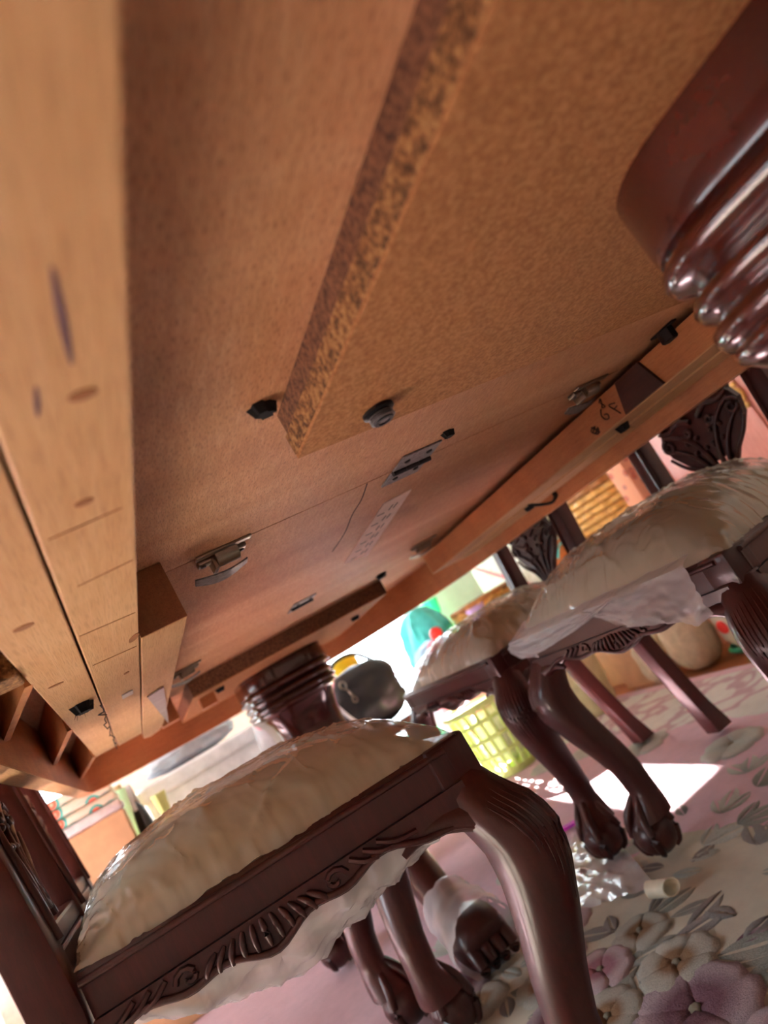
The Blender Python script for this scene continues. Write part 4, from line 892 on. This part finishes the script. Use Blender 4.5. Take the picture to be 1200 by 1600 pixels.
E10 = empty('plush_toy', (1.23, 2.62, 0.4325)); tag(E10, 'small red and pink soft toy on the pink carton', 'toy')
G().ball((1.23, 2.63, 0.4725), 0.045, 14, 9, (1, 0.8, 0.88)).obj('toy_body', 'pink_cloth', E10, smooth=80); G().ball((1.245, 2.60, 0.525), 0.028, 12, 8).obj('toy_head', 'red_toy', E10, smooth=80)
for dx in (-0.03, 0.03): G().ball((1.23+dx, 2.585, 0.445), 0.016, 10, 6).obj('toy_foot', 'lilac_bag', E10, smooth=80)
E11 = empty('low_stool', (0.80, 2.45, 0)); tag(E11, 'low dark wooden stool under the black handbag', 'stool')
G().box(0.66, 0.95, 2.34, 2.60, 0.30, 0.335, 0.005).obj('stool_seat', 'mahogany', E11)
for a, b in ((0.68, 2.36), (0.93, 2.36), (0.68, 2.58), (0.93, 2.58)): G().tube([(a, b, 0.0135), (a, b, 0.30)], [0.012, 0.016], 8).obj('stool_leg', 'mahogany', E11, smooth=60)
E12 = empty('black_handbag', (0.80, 2.46, 0.3365)); tag(E12, 'black leather handbag with a silver clip on the stool', 'handbag')
blob('bag_body', (0.805, 2.46, 0.3365), 0.14, 0.078, 0.245, 'black_leather', 41, E12, amp=0.16)
g = G(); g.tube([(0.725+0.011*math.cos(a), 2.372, 0.535+0.014*math.sin(a)) for a in [2*PI*k/16 for k in range(17)]], 0.003, 6); g.tube(smoothpath([(0.727, 2.372, 0.521), (0.735, 2.372, 0.505), (0.738, 2.37, 0.485)], 3), 0.004, 6); g.tube([(0.738+0.008*math.cos(a), 2.369, 0.474+0.010*math.sin(a)) for a in [2*PI*k/16 for k in range(17)]], 0.003, 6); g.obj('silver_clip', 'nickel', E12, smooth=60)
G().tube(smoothpath([(0.69, 2.46, 0.56), (0.66, 2.40, 0.60), (0.665, 2.36, 0.50), (0.69, 2.345, 0.42), (0.73, 2.335, 0.36)], 5), 0.006, 6).obj('white_cord', 'white_plastic', E12, smooth=60)
G().tube(smoothpath([(0.70, 2.46, 0.57), (0.76, 2.45, 0.62), (0.84, 2.45, 0.615), (0.90, 2.46, 0.56)], 5), 0.007, 6).obj('handle', 'black_leather', E12, smooth=60)
E13 = empty('yellow_tub', (0.86, 2.72, 0)); tag(E13, 'yellow plastic tub behind the black handbag', 'tub')
G().lathe([(0.001, 0.0), (0.06, 0.0), (0.07, 0.55), (0.074, 0.555), (0.074, 0.60), (0.001, 0.605)], (0.855, 2.72, 0.0005), 22).obj('tub_body', 'white_plastic', E13, smooth=40)
G().lathe([(0.0745, 0.56), (0.078, 0.562), (0.078, 0.63), (0.001, 0.64)], (0.855, 2.72, 0.0005), 22).obj('tub_lid', 'yellow_plastic', E13, smooth=40)
# --- far left: white chest, grey bag, cartons with printed cloth
E14 = empty('storage_chest', (0.28, 2.85, 0)); tag(E14, 'large white plastic storage chest with lid behind the nearest seat', 'chest')
G().rings([[(u, v, z) for u, v in rrect(hx, hy, 0.03, 5, (0.26, 2.80))] for hx, hy, z in ((0.225, 0.145, 0.0005), (0.23, 0.15, 0.02), (0.25, 0.17, 0.53))]).obj('chest_body', 'white_plastic', E14, smooth=40)
G().rings([[(u, v, z) for u, v in rrect(hx, hy, 0.035, 5, (0.26, 2.80))] for hx, hy, z in ((0.262, 0.182, 0.531), (0.266, 0.186, 0.54), (0.266, 0.186, 0.575), (0.255, 0.175, 0.585))]).obj('chest_lid', 'white_plastic', E14, smooth=40)
tag(blob('crumpled_cloth', (0.22, 2.78, 0.586), 0.17, 0.12, 0.075, 'grey_cloth', 51, amp=0.2), 'crumpled grey and white cloth lying on the storage chest', 'cloth')
E15 = empty('flower_print_bag', (0.50, 2.50, 0)); tag(E15, 'grey bag with a pink flower left of the far pedestal', 'bag')
blob('bag_body', (0.475, 2.50, 0.0135), 0.075, 0.07, 0.64, 'grey_cloth', 53, E15, amp=0.12)
g = G(); g.ball((0.425, 2.425, 0.575), 0.022, 10, 6, (0.9, 0.5, 1.3)); g.obj('pink_flower', 'pink_cloth', E15, smooth=60)
tag(blob('green_bag_of_yarn', (0.055, 2.47, 0.0135), 0.055, 0.055, 0.53, 'yellow_green', 55, amp=0.18, neck=True), 'yellow-green bag squeezed between white chest and cartons', 'bag')
E16 = empty('cloth_roll', (-0.02, 2.62, 0)); tag(E16, 'pale green roll of cloth leaning behind the cartons', 'roll')
G().tube([(-0.09, 2.63, 0.02), (-0.045, 2.61, 0.62)], 0.034, 14).obj('rolled_cloth', 'pale_green', E16, smooth=40); G().tube([(-0.046, 2.611, 0.60), (-0.044, 2.61, 0.635)], 0.014, 10).obj('card_core', 'cardboard', E16, smooth=40)
E17 = empty('brown_carton', (-0.13, 2.3, 0)); tag(E17, 'brown cardboard carton under the floral printed cloth', 'carton')
for z0, z1 in ((0.0135, 0.30), (0.302, 0.555)): G().box(-0.235, -0.045, 2.12, 2.42, z0, z1, 0.003).obj('carton_body', 'cardboard', E17)
G().box(-0.15, -0.13, 2.1185, 2.4215, 0.5552, 0.5562).obj('tape', 'cane_dark', E17)
E18 = empty('floral_cloth', (-0.14, 2.27, 0.557)); tag(E18, 'folded cream cloth with coral flowers on the brown carton', 'cloth')
for k in range(4): G().box(-0.235+0.006*k, -0.040-0.004*k, 2.11+0.005*(k % 2), 2.40, 0.557+0.027*k, 0.582+0.027*k, 0.009).obj('cloth_fold', 'print_floral' if k > 0 else 'white_cloth', E18, smooth=50)
E19 = empty('black_slipper', (-0.01, 2.35, 0)); tag(E19, 'black padded bag hanging at the carton corner', 'bag')
blob('bag_body', (-0.012, 2.33, 0.0135), 0.028, 0.06, 0.545, 'black_leather', 57, E19, amp=0.12); G().tube(smoothpath([(-0.02, 2.28, 0.53), (-0.015, 2.29, 0.59), (-0.01, 2.34, 0.60), (-0.005, 2.38, 0.53)], 4), 0.006, 6).obj('strap', 'white_plastic', E19, smooth=60)
tag(blob('polythene_sack', (-0.52, 2.50, 0.0135), 0.17, 0.2, 0.42, 'white_bag', 61, amp=0.25), 'crumpled white polythene sack on the floor at the far left', 'sack')
# --- small things on the rug
E20 = empty('zip_bag', (0.66, 1.26, 0.0135)); tag(E20, 'empty clear zip bag with magenta seal lying under the right chairs', 'plastic bag')
def zb(u, v):
    a = Vector((0.60, 1.035)); b = Vector((0.515, 1.155)); c2 = Vector((0.70, 1.49)); d2 = Vector((0.79, 1.42))
    p = (a*(1-u)+b*u)*(1-v)+(d2*(1-u)+c2*u)*v
    return (p.x, p.y, 0.0150+0.004*max(0, fbm(u*3, v*6))+0.005*max(0, ridge(u*3+1, v*5)-0.7))
G().sheet(zb, 30, 60).obj('bag_film', 'clear_film_milky', E20, smooth=30)
G().tube([(0.79, 1.415, 0.021), (0.745, 1.45, 0.023), (0.70, 1.485, 0.021)], 0.006, 6, 1.8).obj('zip_seal', 'magenta_zip', E20, smooth=60)
def cap():
    g = G(); rs = []; ax = Vector((0.30, -0.95, 0)).normalized(); sx = Vector((-ax.y, ax.x, 0)); c = Vector((0.575, 0.985, 0.0345))
    for r, fl_ in ((0.0125, 1), (0.0108, -1)):
        ring = []
        for st in range(7):
            ring.append([c+ax*(-0.020+(0.040+0.012*math.cos(a)*0.6)*st/6)+sx*(r*math.cos(a))+Vector((0, 0, r*math.sin(a)))for a in [2*PI*k/20 for k in range(20)]])
        rs.append(ring)
    g.rings(rs[0]+rs[1][::-1], cap=False); o = g.obj('plastic_tube', 'cap_cream', smooth=40); tag(o, 'short cream plastic tube lying on the rug flowers', 'tube')
cap()
